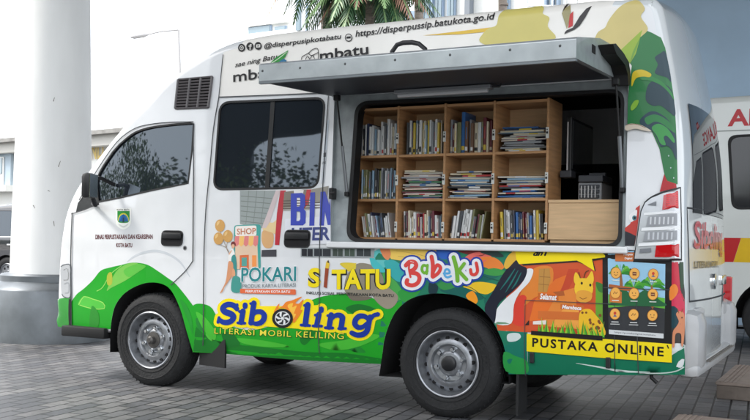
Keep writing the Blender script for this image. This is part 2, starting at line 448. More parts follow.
#==BODY==
# ================================================================== SETTING
def ground_mat():
    m = bpy.data.materials.new("concrete_pavers"); m.use_nodes = True; t = m.node_tree; b = t.nodes["Principled BSDF"]
    tc = t.nodes.new("ShaderNodeTexCoord"); mp = t.nodes.new("ShaderNodeMapping"); mp.inputs["Rotation"].default_value = (0, 0, -R(95.2))
    br = t.nodes.new("ShaderNodeTexBrick"); br.inputs["Scale"].default_value = 1; br.offset = .5
    br.inputs["Brick Width"].default_value = .215; br.inputs["Row Height"].default_value = .107; br.inputs["Mortar Size"].default_value = .0075
    br.inputs["Mortar Smooth"].default_value = .25; br.inputs["Bias"].default_value = 0
    br.inputs["Color1"].default_value = C(88, 90, 95); br.inputs["Color2"].default_value = C(126, 125, 125); br.inputs["Mortar"].default_value = C(18, 18, 20)
    t.links.new(tc.outputs["Object"], mp.inputs[0]); t.links.new(mp.outputs[0], br.inputs["Vector"])
    n = t.nodes.new("ShaderNodeTexNoise"); n.inputs["Scale"].default_value = 1.1; n.inputs["Detail"].default_value = 8; n.inputs["Roughness"].default_value = .65
    n2 = t.nodes.new("ShaderNodeTexNoise"); n2.inputs["Scale"].default_value = 55; n2.inputs["Detail"].default_value = 3
    t.links.new(tc.outputs["Object"], n.inputs["Vector"]); t.links.new(tc.outputs["Object"], n2.inputs["Vector"])
    mr = t.nodes.new("ShaderNodeMapRange"); mr.inputs[1].default_value = .3; mr.inputs[2].default_value = .7; mr.inputs[3].default_value = .55; mr.inputs[4].default_value = 1.2
    mr2 = t.nodes.new("ShaderNodeMapRange"); mr2.inputs[1].default_value = .3; mr2.inputs[2].default_value = .7; mr2.inputs[3].default_value = .8; mr2.inputs[4].default_value = 1.15
    t.links.new(n.outputs["Fac"], mr.inputs[0]); t.links.new(n2.outputs["Fac"], mr2.inputs[0])
    n3 = t.nodes.new("ShaderNodeTexNoise"); n3.inputs["Scale"].default_value = 3.7; n3.inputs["Detail"].default_value = 5; n3.inputs["Distortion"].default_value = .8
    t.links.new(tc.outputs["Object"], n3.inputs["Vector"]); mr3 = t.nodes.new("ShaderNodeMapRange"); mr3.inputs[1].default_value = .56; mr3.inputs[2].default_value = .68; mr3.inputs[3].default_value = 1.0; mr3.inputs[4].default_value = .66
    t.links.new(n3.outputs["Fac"], mr3.inputs[0]); mu0 = t.nodes.new("ShaderNodeMath"); mu0.operation = 'MULTIPLY'; t.links.new(mr.outputs[0], mu0.inputs[0]); t.links.new(mr3.outputs[0], mu0.inputs[1]); mr = mu0
    mu = t.nodes.new("ShaderNodeMath"); mu.operation = 'MULTIPLY'; t.links.new(mr.outputs[0], mu.inputs[0]); t.links.new(mr2.outputs[0], mu.inputs[1])
    mm = t.nodes.new("ShaderNodeMix"); mm.data_type = 'RGBA'; mm.blend_type = 'MULTIPLY'; mm.inputs[0].default_value = 1
    t.links.new(br.outputs["Color"], mm.inputs[6]); t.links.new(mu.outputs[0], mm.inputs[7]); t.links.new(mm.outputs[2], b.inputs["Base Color"])
    ra = t.nodes.new("ShaderNodeMapRange"); ra.inputs[3].default_value = .42; ra.inputs[4].default_value = .7
    t.links.new(n.outputs["Fac"], ra.inputs[0]); t.links.new(ra.outputs[0], b.inputs["Roughness"])
    h = t.nodes.new("ShaderNodeMath"); h.operation = 'MULTIPLY_ADD'; h.inputs[1].default_value = -1.0
    h2 = t.nodes.new("ShaderNodeMath"); h2.operation = 'MULTIPLY'; h2.inputs[1].default_value = .25; t.links.new(n2.outputs["Fac"], h2.inputs[0])
    t.links.new(br.outputs["Fac"], h.inputs[0]); t.links.new(h2.outputs[0], h.inputs[2])
    bp = t.nodes.new("ShaderNodeBump"); bp.inputs["Strength"].default_value = .7; bp.inputs["Distance"].default_value = .006
    t.links.new(h.outputs[0], bp.inputs["Height"]); t.links.new(bp.outputs[0], b.inputs["Normal"])
    return m
gnd = mesh("ground", [(-700, -700, 0), (700, -700, 0), (700, 700, 0), (-700, 700, 0)], [(0, 1, 2, 3)], ground_mat()); tag(gnd, kind="structure")

# --- white column with metal-clad base
CX, CY = -2.93, 1.93
colm = empty("column", (CX, CY, 0)); tag(colm, "round white concrete column with a grey metal sleeve round its foot", "column")
b = MB(); b.lathe([(.395, .62), (.385, 1.2), (.362, 2.2), (.325, 3.6), (.30, 6.3)], M("column_white_paint", C(248, 249, 248), .55, noise=(3.0, .10, (1, 1, .25)), bump=(9, .06)), n=64); b.build("shaft", colm, True)
b = MB(); SC_ = M("scuff_mark", C(120, 112, 104), .9)
for (u, v, du, dv) in ((60, 166, 3, -6), (53, 100, 1.5, -4), (54, 221, .8, 5), (30, 205, 2, 3), (47, 190, 2.5, 1)):
    q0, q1 = at_depth(u, v, 9.18)-np.array([CX, CY, 0]), at_depth(u+du, v+dv, 9.18)-np.array([CX, CY, 0]); rr0 = lambda z: .395-(z-.62)*.0205+.003
    q0[:2] *= rr0(q0[2])/np.linalg.norm(q0[:2]); q1[:2] *= rr0(q1[2])/np.linalg.norm(q1[:2]); b.tube([tuple(q0), tuple(q1)], [.004, .002], SC_, 5)
b.build("scuff", colm)
b = MB(); METALB = M("column_sleeve_metal", C(120, 126, 131), .42, metal=.5, noise=(5, .25), bump=(6, .06))
b.lathe([(.60, 0), (.60, .50), (.585, .52), (.52, .57), (.485, .585), (.485, .64), (.465, .66), (.38, .66)], METALB, n=64); b.build("base_sleeve", colm, True)

# --- canopy carried by the column (seen in the window reflections) and the shaded wall behind the ambulance
PANE0 = M("dark_window", (.02, .024, .028, 1), .1)
CANM = M("canopy_concrete", C(92, 92, 94), .8)
cv = crv([(-3.6, -3.6), (-4.0, -1), (-4.0, 2.5), (-3.3, 5.5), (-.5, 9.0)], 6)+[(14, 9.4), (14, -3.2), (1.5, -3.2), (-1.5, -4.4)]+crv([(-2.4, -6), (-3.4, -9.6), (-5.6, -10.9), (-7.2, -11.2), (-8.3, -12.2), (-9.7, -14.2), (-10.9, -14.6), (-10.6, -13.6), (-9.0, -11.4), (-7.4, -9.2), (-6.0, -7.4), (-4.5, -5.4)], 5)  # unseen outline; end lobe shaped to darken the side window's reflection
nb = len(cv); me_v = [(p[0], p[1], 6.3) for p in cv]+[(p[0], p[1], 6.75) for p in cv]
can = mesh("canopy", me_v, [tuple(range(nb))[::-1], tuple(range(nb, 2*nb))]+[(i, (i+1) % nb, nb+(i+1) % nb, nb+i) for i in range(nb)], CANM)
tag(can, "wide flat concrete canopy roof resting on the white column", "canopy")
WALLM = M("sky_tinted_wall_paint", C(176, 202, 226), .6, noise=(1.1, .14))  # blue of the sky light is put into the wall's base colour
b = MB(); b.box((1.5, 9.0, 0), (14, 9.35, 6.3), WALLM); wl = b.build("entrance_wall"); tag(wl, "tall plain blue grey wall in shade behind the ambulance", "wall")

# --- buildings behind
def plane_pt(o, rz):
    """photo pixel -> (along, height) on an upright facade through o turned by rz"""
    n = np.array([math.sin(rz), -math.cos(rz), 0]); ax = np.array([math.cos(rz), math.sin(rz), 0])
    def f(u, v):
        d = rays([(u, v)])[0]; t = ((o-CP)@n)/(d@n); p = CP+d*t; return (p-o)@ax, p[2]
    f.um = 0; return f
WB = M("white_facade", C(232, 232, 228), .8); WG = M("grey_blue_facade", C(170, 185, 196), .8); PANE = M("window_pane", C(120, 140, 150), .08, coat=1)
FRAME = M("pale_blue_frame", C(150, 170, 192), .5)
GOLD = M("gold_letters", C(196, 168, 84), .4)
def facade(name, label, u, D, rz, cat="building"):
    o = at_depth(u, 240, D); o[2] = 0; e = empty(name, o, rz); tag(e, label, cat); f = plane_pt(o, rz); f.um = u; return e, f
def fbox(mb, f, u0, v0, u1, v1, y0, y1, m, z0=None):
    a, c = f(u0, 100)[0], f(u1, 100)[0]; um = min(max((u0+u1)/2, f.um-40), f.um+40); zt, zb = f(um, v0)[1], f(um, v1)[1]
    mb.box((a, y0, zb if z0 is None else z0), (c, y1, zt), m)
# low building on the left
e, f = facade("low_building", "low pale building with grey blue wall and gold letters behind the column", 50, 32, -R(9))
b = MB(); fbox(b, f, -60, 150, 190, 150, 0, 8, WB, 0); b.build("wall", e)
b = MB(); fbox(b, f, -60, 139, 190, 150, -.4, 8.2, M("eave_cream", C(196, 194, 188), .8)); fbox(b, f, -60, 136, 190, 140, -.6, 8.4, M("roof_tile_grey", C(150, 148, 144), .8, noise=(3, .3))); b.build("roof", e)
b = MB(); fbox(b, f, -60, 150.5, 15, 186, -.12, -.01, WG); b.build("wall_panel", e)
b = MB(); fbox(b, f, 3.5, 157, 9, 187, -.17, -.13, WB); wf = b.build("window", e)
b = MB(); fbox(b, f, 4.5, 158, 8, 174, -.2, -.175, PANE); b.build("pane", wf)
b = MB(); fbox(b, f, -60, 186, 20, 192, -.5, -.02, WB); b.build("sill", e)
P, T = text_tris("ND", .03); lo, hi = P.min(0), P.max(0); (a0, zt), (a1, zb) = f(92, 142), f(105, 159)
q = (P-lo)/(hi-lo); mesh("lettering", [(a0+x*(a1-a0), -.06, zb+y*(zt-zb)) for x, y in q], T, GOLD, e)
# white building with overhanging fascia
e, f = facade("terraced_building", "white flat-roofed building with a dark strip window above the van roof", 265, 48, -R(4))
b = MB(); fbox(b, f, 246, 22, 292, 30, 0, 9, WB, 0); b.build("wall", e)
b = MB(); fbox(b, f, 245, 15, 292, 25.5, -.25, 9, WB); b.build("fascia", e)
b = MB(); fbox(b, f, 241, 34.5, 292, 40, -.5, 9, WB); b.build("balcony_slab", e)
for (u0, u1) in ((248.5, 271), (274.5, 286)):
    b = MB(); fbox(b, f, u0, 27, u1, 34, -.12, -.02, FRAME); w_ = b.build("window", e)
    b = MB(); fbox(b, f, u0+.8, 27.6, u1-.8, 33.5, -.16, -.125, PANE); b.build("pane", w_)
# tower
e, f = facade("white_tower", "tall white tower block with one dark slit window", 310, 40, R(0))
b = MB(); fbox(b, f, 288, -60, 312, 40, 0, 7, M("white_tower_paint", C(236, 238, 240), .8), 0); fbox(b, f, 305, -58, 306, 40, -.08, 0, FRAME, 4); b.build("wall", e)
b = MB(); fbox(b, f, 295.5, -40, 299.5, 31, -.1, -.01, PANE); b.build("window", e)
e, f = facade("grey_block", "grey blue building with sloping roof edge beside the palm", 330, 55, R(0))
(a, z1), (c, z2), (d_, z3) = f(310.5, 22), f(318, 11), f(420, 11)
mesh("wall", [(a, 0, 0), (d_, 0, 0), (d_, 0, z3), (c, 0, z2), (a, 0, z1), (a, 8, 0), (d_, 8, 0), (d_, 8, z3), (c, 8, z2), (a, 8, z1)],
     [(0, 1, 2, 3, 4), (9, 8, 7, 6, 5), (0, 4, 9, 5), (4, 3, 8, 9), (3, 2, 7, 8), (2, 1, 6, 7)], M("slate_blue_render", C(140, 158, 176), .8), e)
# glazed building
e, f = facade("glazed_building", "white building with tall windows and blue grey mullions behind the van", 490, 30, -R(6))
b = MB(); fbox(b, f, 418, -70, 620, 30, 0, 10, WB, 0); b.build("wall", e)
for (u0, u1) in ((419, 431), (434, 443), (447, 455), (503, 509)):
    b = MB(); fbox(b, f, u0, -40, u1, 40, -.12, -.02, FRAME); w_ = b.build("window", e)
    b = MB(); fbox(b, f, u0+1.2, -39, (u0+u1)/2-.4, 39, -.16, -.125, PANE); fbox(b, f, (u0+u1)/2+.4, -39, u1-1.2, 39, -.16, -.125, PANE); b.build("pane", w_)
b = MB(); fbox(b, f, 467, -40, 472, 40, -.3, -.02, M("grey_mullion", C(128, 134, 142), .6))
fbox(b, f, 433, -40, 434, 40, -.25, -.02, FRAME); b.build("mullion", e)
b = MB()
for u in (545, 551, 557): fbox(b, f, u, -40, u+2.2, 40, -.2, -.02, FRAME)
b.build("louvre", e)
b = MB(); (a, z), (c, z2) = f(536, 4), f(585, 4)
for k in range(3): b.tube([(a, -.6, z+k*.35-.2), (c, -.6, z2+k*.35-.2)], .03, CHROME)
for k in range(5): b.tube([(a+(c-a)*k/4, -.6, z-1.0), (a+(c-a)*k/4, -.6, z+.6)], .03, CHROME)
b.build("railing", e)
# lamp post
o = at_depth(184, 240, 42); o[2] = 0; lp = empty("street_lamp", o); tag(lp, "thin grey street lamp with a single arm left of the van roof", "street lamp")
pm = M("lamp_grey_paint", C(176, 174, 174), .5)
top = at_depth(178.5, 30, 42)-o; arm = at_depth(146, 35, 42)-o
b = MB(); b.tube([(0, 0, 0), (0, 0, 3), tuple(top)], [.09, .07, .05], pm); b.build("pole", lp)
b = MB(); b.tube([tuple(top), tuple((top+arm)/2+np.array([0, 0, .05])), tuple(arm)], [.04, .035, .03], pm); b.build("arm", lp)
b = MB(); v = (arm-top)/np.linalg.norm(arm-top); b.tube([tuple(arm-v*.1), tuple(arm+v*.1), tuple(arm+v*.55), tuple(arm+v*.7)], [.04, .1, .1, .03], pm); b.build("lamp_head", lp)

# --- vegetation
LEAFS = [M("palm_leaf_%s" % n, C(*c), .45) for n, c in (("green", (62, 104, 66)), ("pale", (112, 142, 92)), ("dry", (150, 112, 92)), ("dark", (42, 78, 52)))]
TRUNK = M("palm_trunk_bark", C(150, 138, 128), .9, noise=(9, .35, (1, 1, 6)))
def palm(name, label, o, h, nf, fl, dry, seed, group="palms behind the van"):
    r = random.Random(seed); e = empty(name, (o[0], o[1], 0)); tag(e, label, "palm tree", group)
    b = MB(); b.tube([(0, 0, 0), (.05, 0, h*.3), (-.04, .03, h*.7), (0, 0, h)], [.17, .12, .11, .10], TRUNK, 12)
    for k in range(int(h/.22)): b.tube([(0, 0, .22*k+.1), (0, 0, .22*k+.15)], .135-.025*k*.22/h, TRUNK, 12)
    b.build("trunk", e, True)
    V = []; Fc = []; mi = []
    for k in range(nf):
        a = r.uniform(0, 6.283); up = r.uniform(-.75, 1.1); L = fl*r.uniform(.75, 1.1); isdry = r.random() < dry and up < .3
        pts = []
        for i in range(10):
            t = i/9; rad = L*t*math.cos(up)*(1-.1*t); zz = h+L*t*math.sin(up)-L*.55*t*t
            pts.append(Vector((rad*math.cos(a), rad*math.sin(a), zz)))
        side = Vector((-math.sin(a), math.cos(a), 0))
        m = 2 if isdry else r.choice([0, 0, 1, 3])
        for i in range(9):
            for sub in (0, .33, .66):
                t = (i+sub)/9; p = pts[i].lerp(pts[i+1], sub); d = (pts[i+1]-pts[i]).normalized(); ln = fl*.34*math.sin(math.pi*min(.97, t*.85+.14))
                for sg in (-1, 1):
                    tip = p+(side*sg*.75+d*.75+Vector((0, 0, -.35-r.random()*.4))).normalized()*ln*r.uniform(.8, 1.15)
                    w = d*.028; bI = len(V); md = p.lerp(tip, .5)+Vector((0, 0, .05*ln))
                    V += [p-w, p+w, md+w*1.2, tip, md-w*1.2]; Fc.append((bI, bI+1, bI+2, bI+3, bI+4)); mi.append(m if r.random() < .85 else 1)
            n = len(V); V += [pts[i]+side*.02, pts[i]-side*.02, pts[i+1]-side*.02, pts[i+1]+side*.02]; Fc.append((n, n+1, n+2, n+3)); mi.append(1)
    mesh("crown", V, Fc, LEAFS, e, False, mi)
def gpos(u, D): p = at_depth(u, 240, D); return p
palm("palm_tree", "palm with dense drooping green fronds over the middle of the van roof", gpos(366, 21), 7.25, 150, 1.7, .12, 3)
palm("palm_tree", "palm with a pale trunk in front of the grey blue block", gpos(322, 22), 8.1, 60, 1.75, .3, 8)
palm("palm_tree", "tall bare palm trunk standing left of the tall windows", gpos(415, 23), 10.5, 24, 2.2, .2, 11)
palm("palm_tree", "tall bare palm trunk standing right of the grey mullion", gpos(499, 24), 10.5, 24, 2.2, .2, 14)
GL = [M("leaf_%s" % n, C(*c), .6) for n, c in (("deep", (60, 88, 40)), ("mid", (98, 124, 52)), ("light", (132, 152, 68)))]
BARK = M("tree_bark", C(96, 82, 70), .9, noise=(6, .3))
def tree_mesh(seed, h, w):
    r = random.Random(seed); b = MB()
    b.tube([(0, 0, 0), (.05, 0, h*.3), (.1, .05, h*.6)], [.2, .15, .07], BARK, 8)
    for k in range(7):
        a = k*.9; b.tube([(.05, 0, h*(.28+.04*k)), (math.cos(a)*w*.35, math.sin(a)*w*.35, h*(.55+.05*k))], [.08, .02], BARK, 6)
    V = []; Fc = []; mi = []
    cl = [(r.gauss(0, w*.26), r.gauss(0, w*.26), h*r.uniform(.3, .97), r.uniform(.5, 1.0)*w*.2) for _ in range(60)]
    for cx, cy, cz, cr in cl:
        for _ in range(800):
            d = Vector((r.gauss(0, 1), r.gauss(0, 1), r.gauss(0, .7))).normalized()*cr*r.uniform(.45, 1.1)
            p = Vector((cx, cy, cz))+d; a = Vector((r.gauss(0, 1), r.gauss(0, 1), r.gauss(0, 1))).normalized(); c2 = a.orthogonal().normalized(); s_ = r.uniform(.035, .075)
            n = len(V); V += [p-a*s_, p+c2*s_*.6, p+a*s_, p-c2*s_*.6]; Fc.append((n, n+1, n+2, n+3)); mi.append(r.choice([0, 0, 1, 1, 2]))
    return b, V, Fc, mi
tb, tV, tF, tmi = tree_mesh(5, 5.0, 6.4)
first = None
for i, (x, y, s_) in enumerate([(-9, -15, 1.0), (-14.5, -16, 1.15), (-20, -15, .95), (-4.5, -18, 1.1), (-26, -17, 1.2), (2, -19, 1.1), (-32, -13, 1.1)]):
    t_ = empty("tree", (x, y, 0), i*1.3); t_.scale = (s_*1.15, s_*1.15, s_*1.15)
    tag(t_, "leafy roadside tree mirrored in the van's side windows", "tree", "roadside trees mirrored in the windows")
    if first is None:
        k1 = tb.build("trunk", t_); k2 = mesh("crown", tV, tF, GL, t_, False, tmi); first = (k1, k2)
    else:
        for k in first: c = k.copy(); COL.objects.link(c); c.parent = t_
# --- concrete step blocks
STEP = M("step_concrete", C(118, 108, 100), .8, noise=(7, .25), bump=(30, .3)); STEPT = M("step_top_tile", C(150, 136, 126), .7, noise=(12, .2), bump=(40, .2))
def step(name, label, corner, ang, L, W, h):
    e = empty(name, (corner[0], corner[1], 0), ang); tag(e, label, "step", "concrete steps at the corner")
    b = MB(); b.box((0, 0, 0), (L, W, h-.02), STEP, bev=.006); b.build("block", e)
    b = MB(); b.box((-.008, -.008, h-.019), (L+.008, W+.008, h), STEPT, bev=.004)
    for k in range(4): b.box((.02+k*.028, .0, h+.0005), (.035+k*.028, W, h+.004), STEPT, bev=.0015)
    b.build("tread", e)
p1 = on_z([(716.7, 381.7)], .115)[0]; step("concrete_step", "brown concrete step block just behind the van's rear bumper", (p1[0], p1[1]), 0, 2.2, 1.15, .115)
p1 = on_z([(680, 414)], .13)[0]; step("concrete_step", "brown concrete step top at the bottom right edge of the picture", (p1[0], p1[1]-.9), 0, 2.2, .9, .13)
# ================================================================== THE LIBRARY VAN
W = 1.70
van = empty("library_van", (0, 0, 0))
tag(van, "white high-roof mobile library van wrapped in colourful graphics with its side hatch raised", "van")
fr = on_y([(62, 326), (60, 303), (61, 272), (64, 236), (67, 212), (77, 188), (96, 164), (126, 127), (151, 103), (168, 84), (180, 73), (190, 65)], np.array([.12, .12, .12, .12, .12, .13, .16, .18, .19, .2, .2, .2]))[:, [0, 2]]
tp = on_y([(206, 54.5), (227, 44), (255, 37), (293, 31.5), (380, 22.5), (470, 13), (560, 4), (615, -1.5)], np.array([.205, .21, .215, .22, .22, .22, .22, .22]))[:, [0, 2]]
re_ = on_y([(649, -9), (655, -3), (659, 5), (665, 33), (673, 73), (679, 110), (683, 150), (684, 190), (685.5, 260), (686, 320), (685, 374)], .06)[:, [0, 2]]
fr = crv(fr, 3); tp = crv(tp, 3); re_ = crv(re_, 3)
bot = .345
prof = [(-.80, bot)]+list(fr)+list(tp)+list(re_)+[(re_[-1][0], bot)]
prof = [p for i, p in enumerate(prof) if i == 0 or math.dist(p, prof[i-1]) > .008]
rx = 3.1
V_ = Shell(prof, W, r=.065, rear_r=.055, tumble=.13, tz=1.0, front_in=.05, bottom=.45, rear_x=rx)
S = V_.S
archF = S(crv([(110, 352), (110.5, 330), (114, 309), (121, 297), (129, 290), (139, 285), (149, 282.5), (161, 283.5), (171, 290), (180, 308), (187, 332), (193, 352)], 4))
archR = S(crv([(379, 376), (382, 357), (385, 337), (393, 316), (403, 304), (415, 297), (433, 293.5), (452, 294.5), (467, 299), (480, 307), (493, 322), (503, 343), (508, 366), (509, 384)], 4))
hatch = S(rrect([(334.5, 96.5), (330, 247), (625, 253.5), (628.5, 79)], 3))
inner = S(rrect([(357, 104), (347.5, 238.5), (617, 244), (620, 91.5)], 12, 6))
inner_o = S(rrect([(353.5, 101), (344, 242), (620.5, 247.5), (623.5, 88)], 14, 6))
cabw = S(crv([(99, 201), (98, 178), (113, 153)], 5)+crv([(120, 145), (134, 134), (150, 128.5), (172, 125.5), (193, 124)], 5)[0:]+[(191.5, 150), (187.5, 183)]+crv([(170, 186), (150, 190), (120, 197)], 3))
rdw = S(rrect([(221, 103.5), (214.5, 188.5), (317, 186.5), (324, 99)], 9, 6))
lamp = S(crv([(634, 260.5), (637.5, 235), (641, 211)], 3)+crv([(645, 202), (651, 197), (662, 192), (681, 187)], 4)+[(682, 222), (682, 260.5)])
cap = S([(225.5, 30), (219.5, 97.5), (334.5, 93)]+[(334.5, 93)]+[(629, 76), (640, 76), (640, 30), (640, -25), (300, -5)])
cuts_side = [archF, archR, hatch, cabw, rdw]
ins = V_.inset()
body = V_.sheet("side_body", ins, cuts_side+[cap], WHITE, van)
P, T = tri(cap, [hatch], None, .06, inside=[ins]); rc = mesh("roof_cap", V_.lift(P, 0), T, CREAM, van, True); rc.data.normals_split_custom_set_from_vertices([tuple(v) for v in V_.normals(P)])
V_.sheet("far_side", ins, [archF, archR], WHITE, van, far=True)
PR = V_.band()[0]; zf = PR[:, 1]; N_ = len(PR)
i_ws = next(i for i in range(N_) if zf[i] > 1.28); i_cap = next(i for i in range(N_) if zf[i] > 1.86)
i_top = next(i for i in range(N_) if PR[i][0] > .60 and zf[i] > 2); i_rr = next(i for i in range(N_) if PR[i][0] > rx and zf[i] > 1.5)
i_rw = next(i for i in range(i_rr, N_) if zf[i] < 1.85); i_rb = next(i for i in range(i_rr, N_) if zf[i] < 1.30)
V_.wrap("front_panel", 0, i_ws+1, WHITE, van, .06); V_.wrap("windscreen_frame", i_ws, i_cap+1, WHITE, van, .07); V_.wrap("windscreen", i_ws, i_cap+1, GLASS, van, .07, 16, .05, .95, .005)
V_.wrap("roof_front", i_cap, i_top+1, WHITE, van, .07); V_.wrap("roof_panel", i_top, i_rr+1, CREAM, van, .05)
V_.wrap("rear_panel", i_rr, N_, REARW, van, .05, 24); V_.wrap("rear_window", i_rw, i_rb+1, GLASS, van, .05, 16, .06, .94, .005)
# --- underside, wheel wells, cabin box behind the hatch
b = MB(); b.box((-.66, .32, .345), (3.42, 1.38, .965), HOLE); b.box((-.5, .42, .23), (2.45, 1.28, .35), HOLE); b.box((-.60, .05, .40), (3.42, .33, .44), HOLE) if False else None; b.build("underbody", van)
fl, bw = .985, 1.62
b = MB()
b.box((1.36, .1, fl-.03), (3.34, bw, fl), ROOM); b.box((1.36, bw, fl-.03), (3.34, bw+.02, 2.05), ROOM); b.box((1.34, .14, fl-.03), (1.36, bw, 2.05), ROOM)
b.box((3.34, .2, fl-.03), (3.36, bw, 2.05), ROOM); b.box((1.36, .16, 2.0), (3.34, bw, 2.02), ROOM); b.build("cabin_lining", van)
b = MB(); V_.wall(b, hatch, 0, .03, GREYP); V_.wall(b, inner_o, .03, .09, RUBBER)
P, T = tri(hatch, [inner_o], None, .06); b.add(V_.lift(P, .03), T, GREYP); b.build("hatch_frame", van)
b = MB(); P, T = tri(inner_o, [inner], None, .06); b.add(V_.lift(P, .022), T, RUBBER); V_.wall(b, inner_o, .022, .031, RUBBER); V_.wall(b, inner, .022, .10, RUBBER); b.build("rubber_seal", van)
sl = S([(330, 242.5), (628.5, 248.5)]); zs = (sl[0][1]+sl[1][1])/2
b = MB(); b.box((sl[0][0]-.01, -.028, zs-.03), (sl[1][0], .06, zs+.008), WHITE, bev=.008); b.build("hatch_sill", van)
for poly, wide in ((archF, .03), (archR, .03)):
    b = MB(); V_.wall(b, poly, 0, .32, HOLE); b.build("wheel_well", van)
# --- glass
def window(poly, parent, grow=.016, name="window"):
    Q = np.array(poly); c = Q.mean(0); out = []
    n = len(Q)
    for i in range(n):
        t = Q[(i+1) % n]-Q[i-1]; t /= np.linalg.norm(t)+1e-9; nn = np.array([t[1], -t[0]])
        if (Q[i]+nn*.01-c)@(Q[i]+nn*.01-c) < (Q[i]-c)@(Q[i]-c): nn = -nn
        out.append(Q[i]+nn*grow)
    P, T = tri(out, [poly], None, .06); b = MB(); b.add(V_.lift(P, -.003), T, RUBBER); V_.wall(b, poly, -.003, .012, RUBBER); V_.wall(b, out, -.003, .001, RUBBER)
    fr_ = b.build(name, parent)
    P, T = tri(poly, [], None, .05); pn = mesh("pane", V_.lift(P, .010), T, GLASS, fr_, True); pn.data.normals_split_custom_set_from_vertices([tuple(v) for v in V_.normals(P)])
    return fr_
SHAD = {}
rdoor = V_  # same skin
w1 = window(cabw, van, .012, "cab_window"); w2 = window(rdw, van, .014, "side_window")
dv = S(stroke([(272.5, 100.5), (266.5, 187)], 4.2)); P, T = tri(dv, [], None, .05); mesh("divider", V_.lift(P, .004), T, RUBBER, w2)
# triangular black corner under the mirror
g = G(V_); g.poly([(76, 212), (78, 203), (97, 178), (99, 201.5), (99, 205)], (28, 30, 32)); g.build("quarter_trim", van)
# --- panel gaps
g = G(V_, .0075)
for pts, w, n in (([(194, 124), (194.2, 180), (193.8, 240), (193.5, 261)], 1.1, 0), ([(193.5, 261), (187, 270), (178, 279), (171.5, 285)], 1.0, 3),
               ([(219.5, 97.5), (214, 130), (210.5, 170), (206.5, 210), (204.5, 260), (204, 331), (203.5, 345)], 1.0, 3), ([(219.5, 97.5), (334.5, 93)], 1.0, 0),
               ([(329, 96.5), (326, 140), (320.5, 237), (320, 300), (320, 353)], .9, 0), ([(73, 213), (71.5, 260), (71.8, 300), (72, 327)], 1.1, 3),
               ([(97, 205), (85, 210), (72, 214)], .8, 0), ([(194, 122), (170, 122.5), (148, 125), (133, 130), (117, 143), (98, 170), (80, 200)], .9, 3),
               ([(604, 287.5), (640, 288.8), (682, 290)], .9, 0), ([(636.3, 289), (637.5, 330), (638.8, 374)], .9, 0),
               ([(526, 375), (525.7, 300), (615, 304), (615.5, 372)], .9, 0), ([(223.8, 55), (219.5, 97.5)], .8, 0), ([(503.5, 343), (504, 366)], .01, 0)):
    if w > .1: g.line(pts, w, SEAM, n)
g.build("panel_gap", van)
# --- vent in the forehead
vq = [(179, 80), (213, 77), (209, 107.5), (176, 108.7)]
b = MB(); P, T = tri(S(vq), [], None, .05); b.add(V_.lift(P, -.002), T, HOLE)
vt = b.build("vent_grille", van); b = MB(); VP = [np.array(p) for p in S(vq)]
for k in range(11):
    t = k/10; a = VP[0]+(VP[3]-VP[0])*t; c = VP[1]+(VP[2]-VP[1])*t
    y0 = V_.Y(*[[(a[i]+c[i])/2] for i in (0, 1)])[0]
    pts = [a+(c-a)*s_ for s_ in (0, .5, 1)]; ys = [V_.Y([p[0]], [p[1]])[0] for p in pts]
    b.tube([(p[0], y-.008, p[1]) for p, y in zip(pts, ys)], .0075, M("vent_slat_plastic", C(84, 80, 82), .5), 6)
for s_ in (0, .36, .68, 1):
    pts = [VP[0]+(VP[1]-VP[0])*s_, VP[3]+(VP[2]-VP[3])*s_]
    b.tube([(p[0], V_.Y([p[0]], [p[1]])[0]-.010, p[1]) for p in pts], .009, M("vent_slat_plastic"), 6)
b.build("slat", vt)
# --- door handles
def handle(q, parent, name):
    a, c, d, e_ = [np.array(p) for p in S(q)]; x0, x1 = min(a[0], d[0]), max(c[0], e_[0]); z0, z1 = min(d[1], e_[1]), max(a[1], c[1]); y = V_.Y([(x0+x1)/2], [(z0+z1)/2])[0]
    q4 = [(x0, z0), (x1, z0), (x1, z1), (x0, z1)]; pl = rrect(q4, .032, 5); P, T = tri(pl, [], None, .05); h = z1-z0
    b = MB(); b.add(V_.lift(P, -.006), T, HOLE); V_.wall(b, pl, -.007, 0, BLACKP); rim_ = rrect([(x0-.006, z0-.006), (x1+.006, z0-.006), (x1+.006, z1+.006), (x0-.006, z1+.006)], .036, 5); P, T = tri(rim_, [pl], None, .05); b.add(V_.lift(P, -.0072), T, BLACKP); V_.wall(b, rim_, -.0072, 0, BLACKP)
    b.box((x0+.004, y-.020, z0+h*.46), (x1-.004, y-.006, z0+h*.90), BLACKP, bev=.0065); return b.build(name, parent, True)
handle([(163, 231.5), (182, 231.5), (163, 245), (182, 245)], van, "door_handle"); handle([(286, 231), (309.5, 231), (286, 246.5), (309.5, 246.5)], van, "door_handle")
g = G(V_); g.poly(ell(185, 248, 2, 2.4, 12), (120, 122, 124)); g.poly(ell(185, 248, 1.1, 1.4, 10), (40, 40, 42)); g.build("keyhole", van)
# --- mirror
mc = on_y([(89, 186)], -.13)[0]
mr_ = empty("wing_mirror", tuple(mc)); mr_.parent = van
b = MB(); b.box((-.038, -.055, -.092), (.038, .055, .092), BLACKP, bev=.03, rz=R(12)); b.build("housing", mr_, True)
b = MB(); b.box((.041, -.05, -.08), (.045, .05, .08), CHROME, rz=R(12)); b.build("mirror_glass", mr_)
ar = on_y([(93, 204)], .05)[0]-mc; b = MB(); b.tube([(0, .03, -.07), (0.005, .06, -.13), tuple(ar)], .016, BLACKP, 8); b.tube([(0, .03, .06), (.02, .1, .06), (.06, .19, .02)], .014, BLACKP, 8); b.build("bracket", mr_, True)
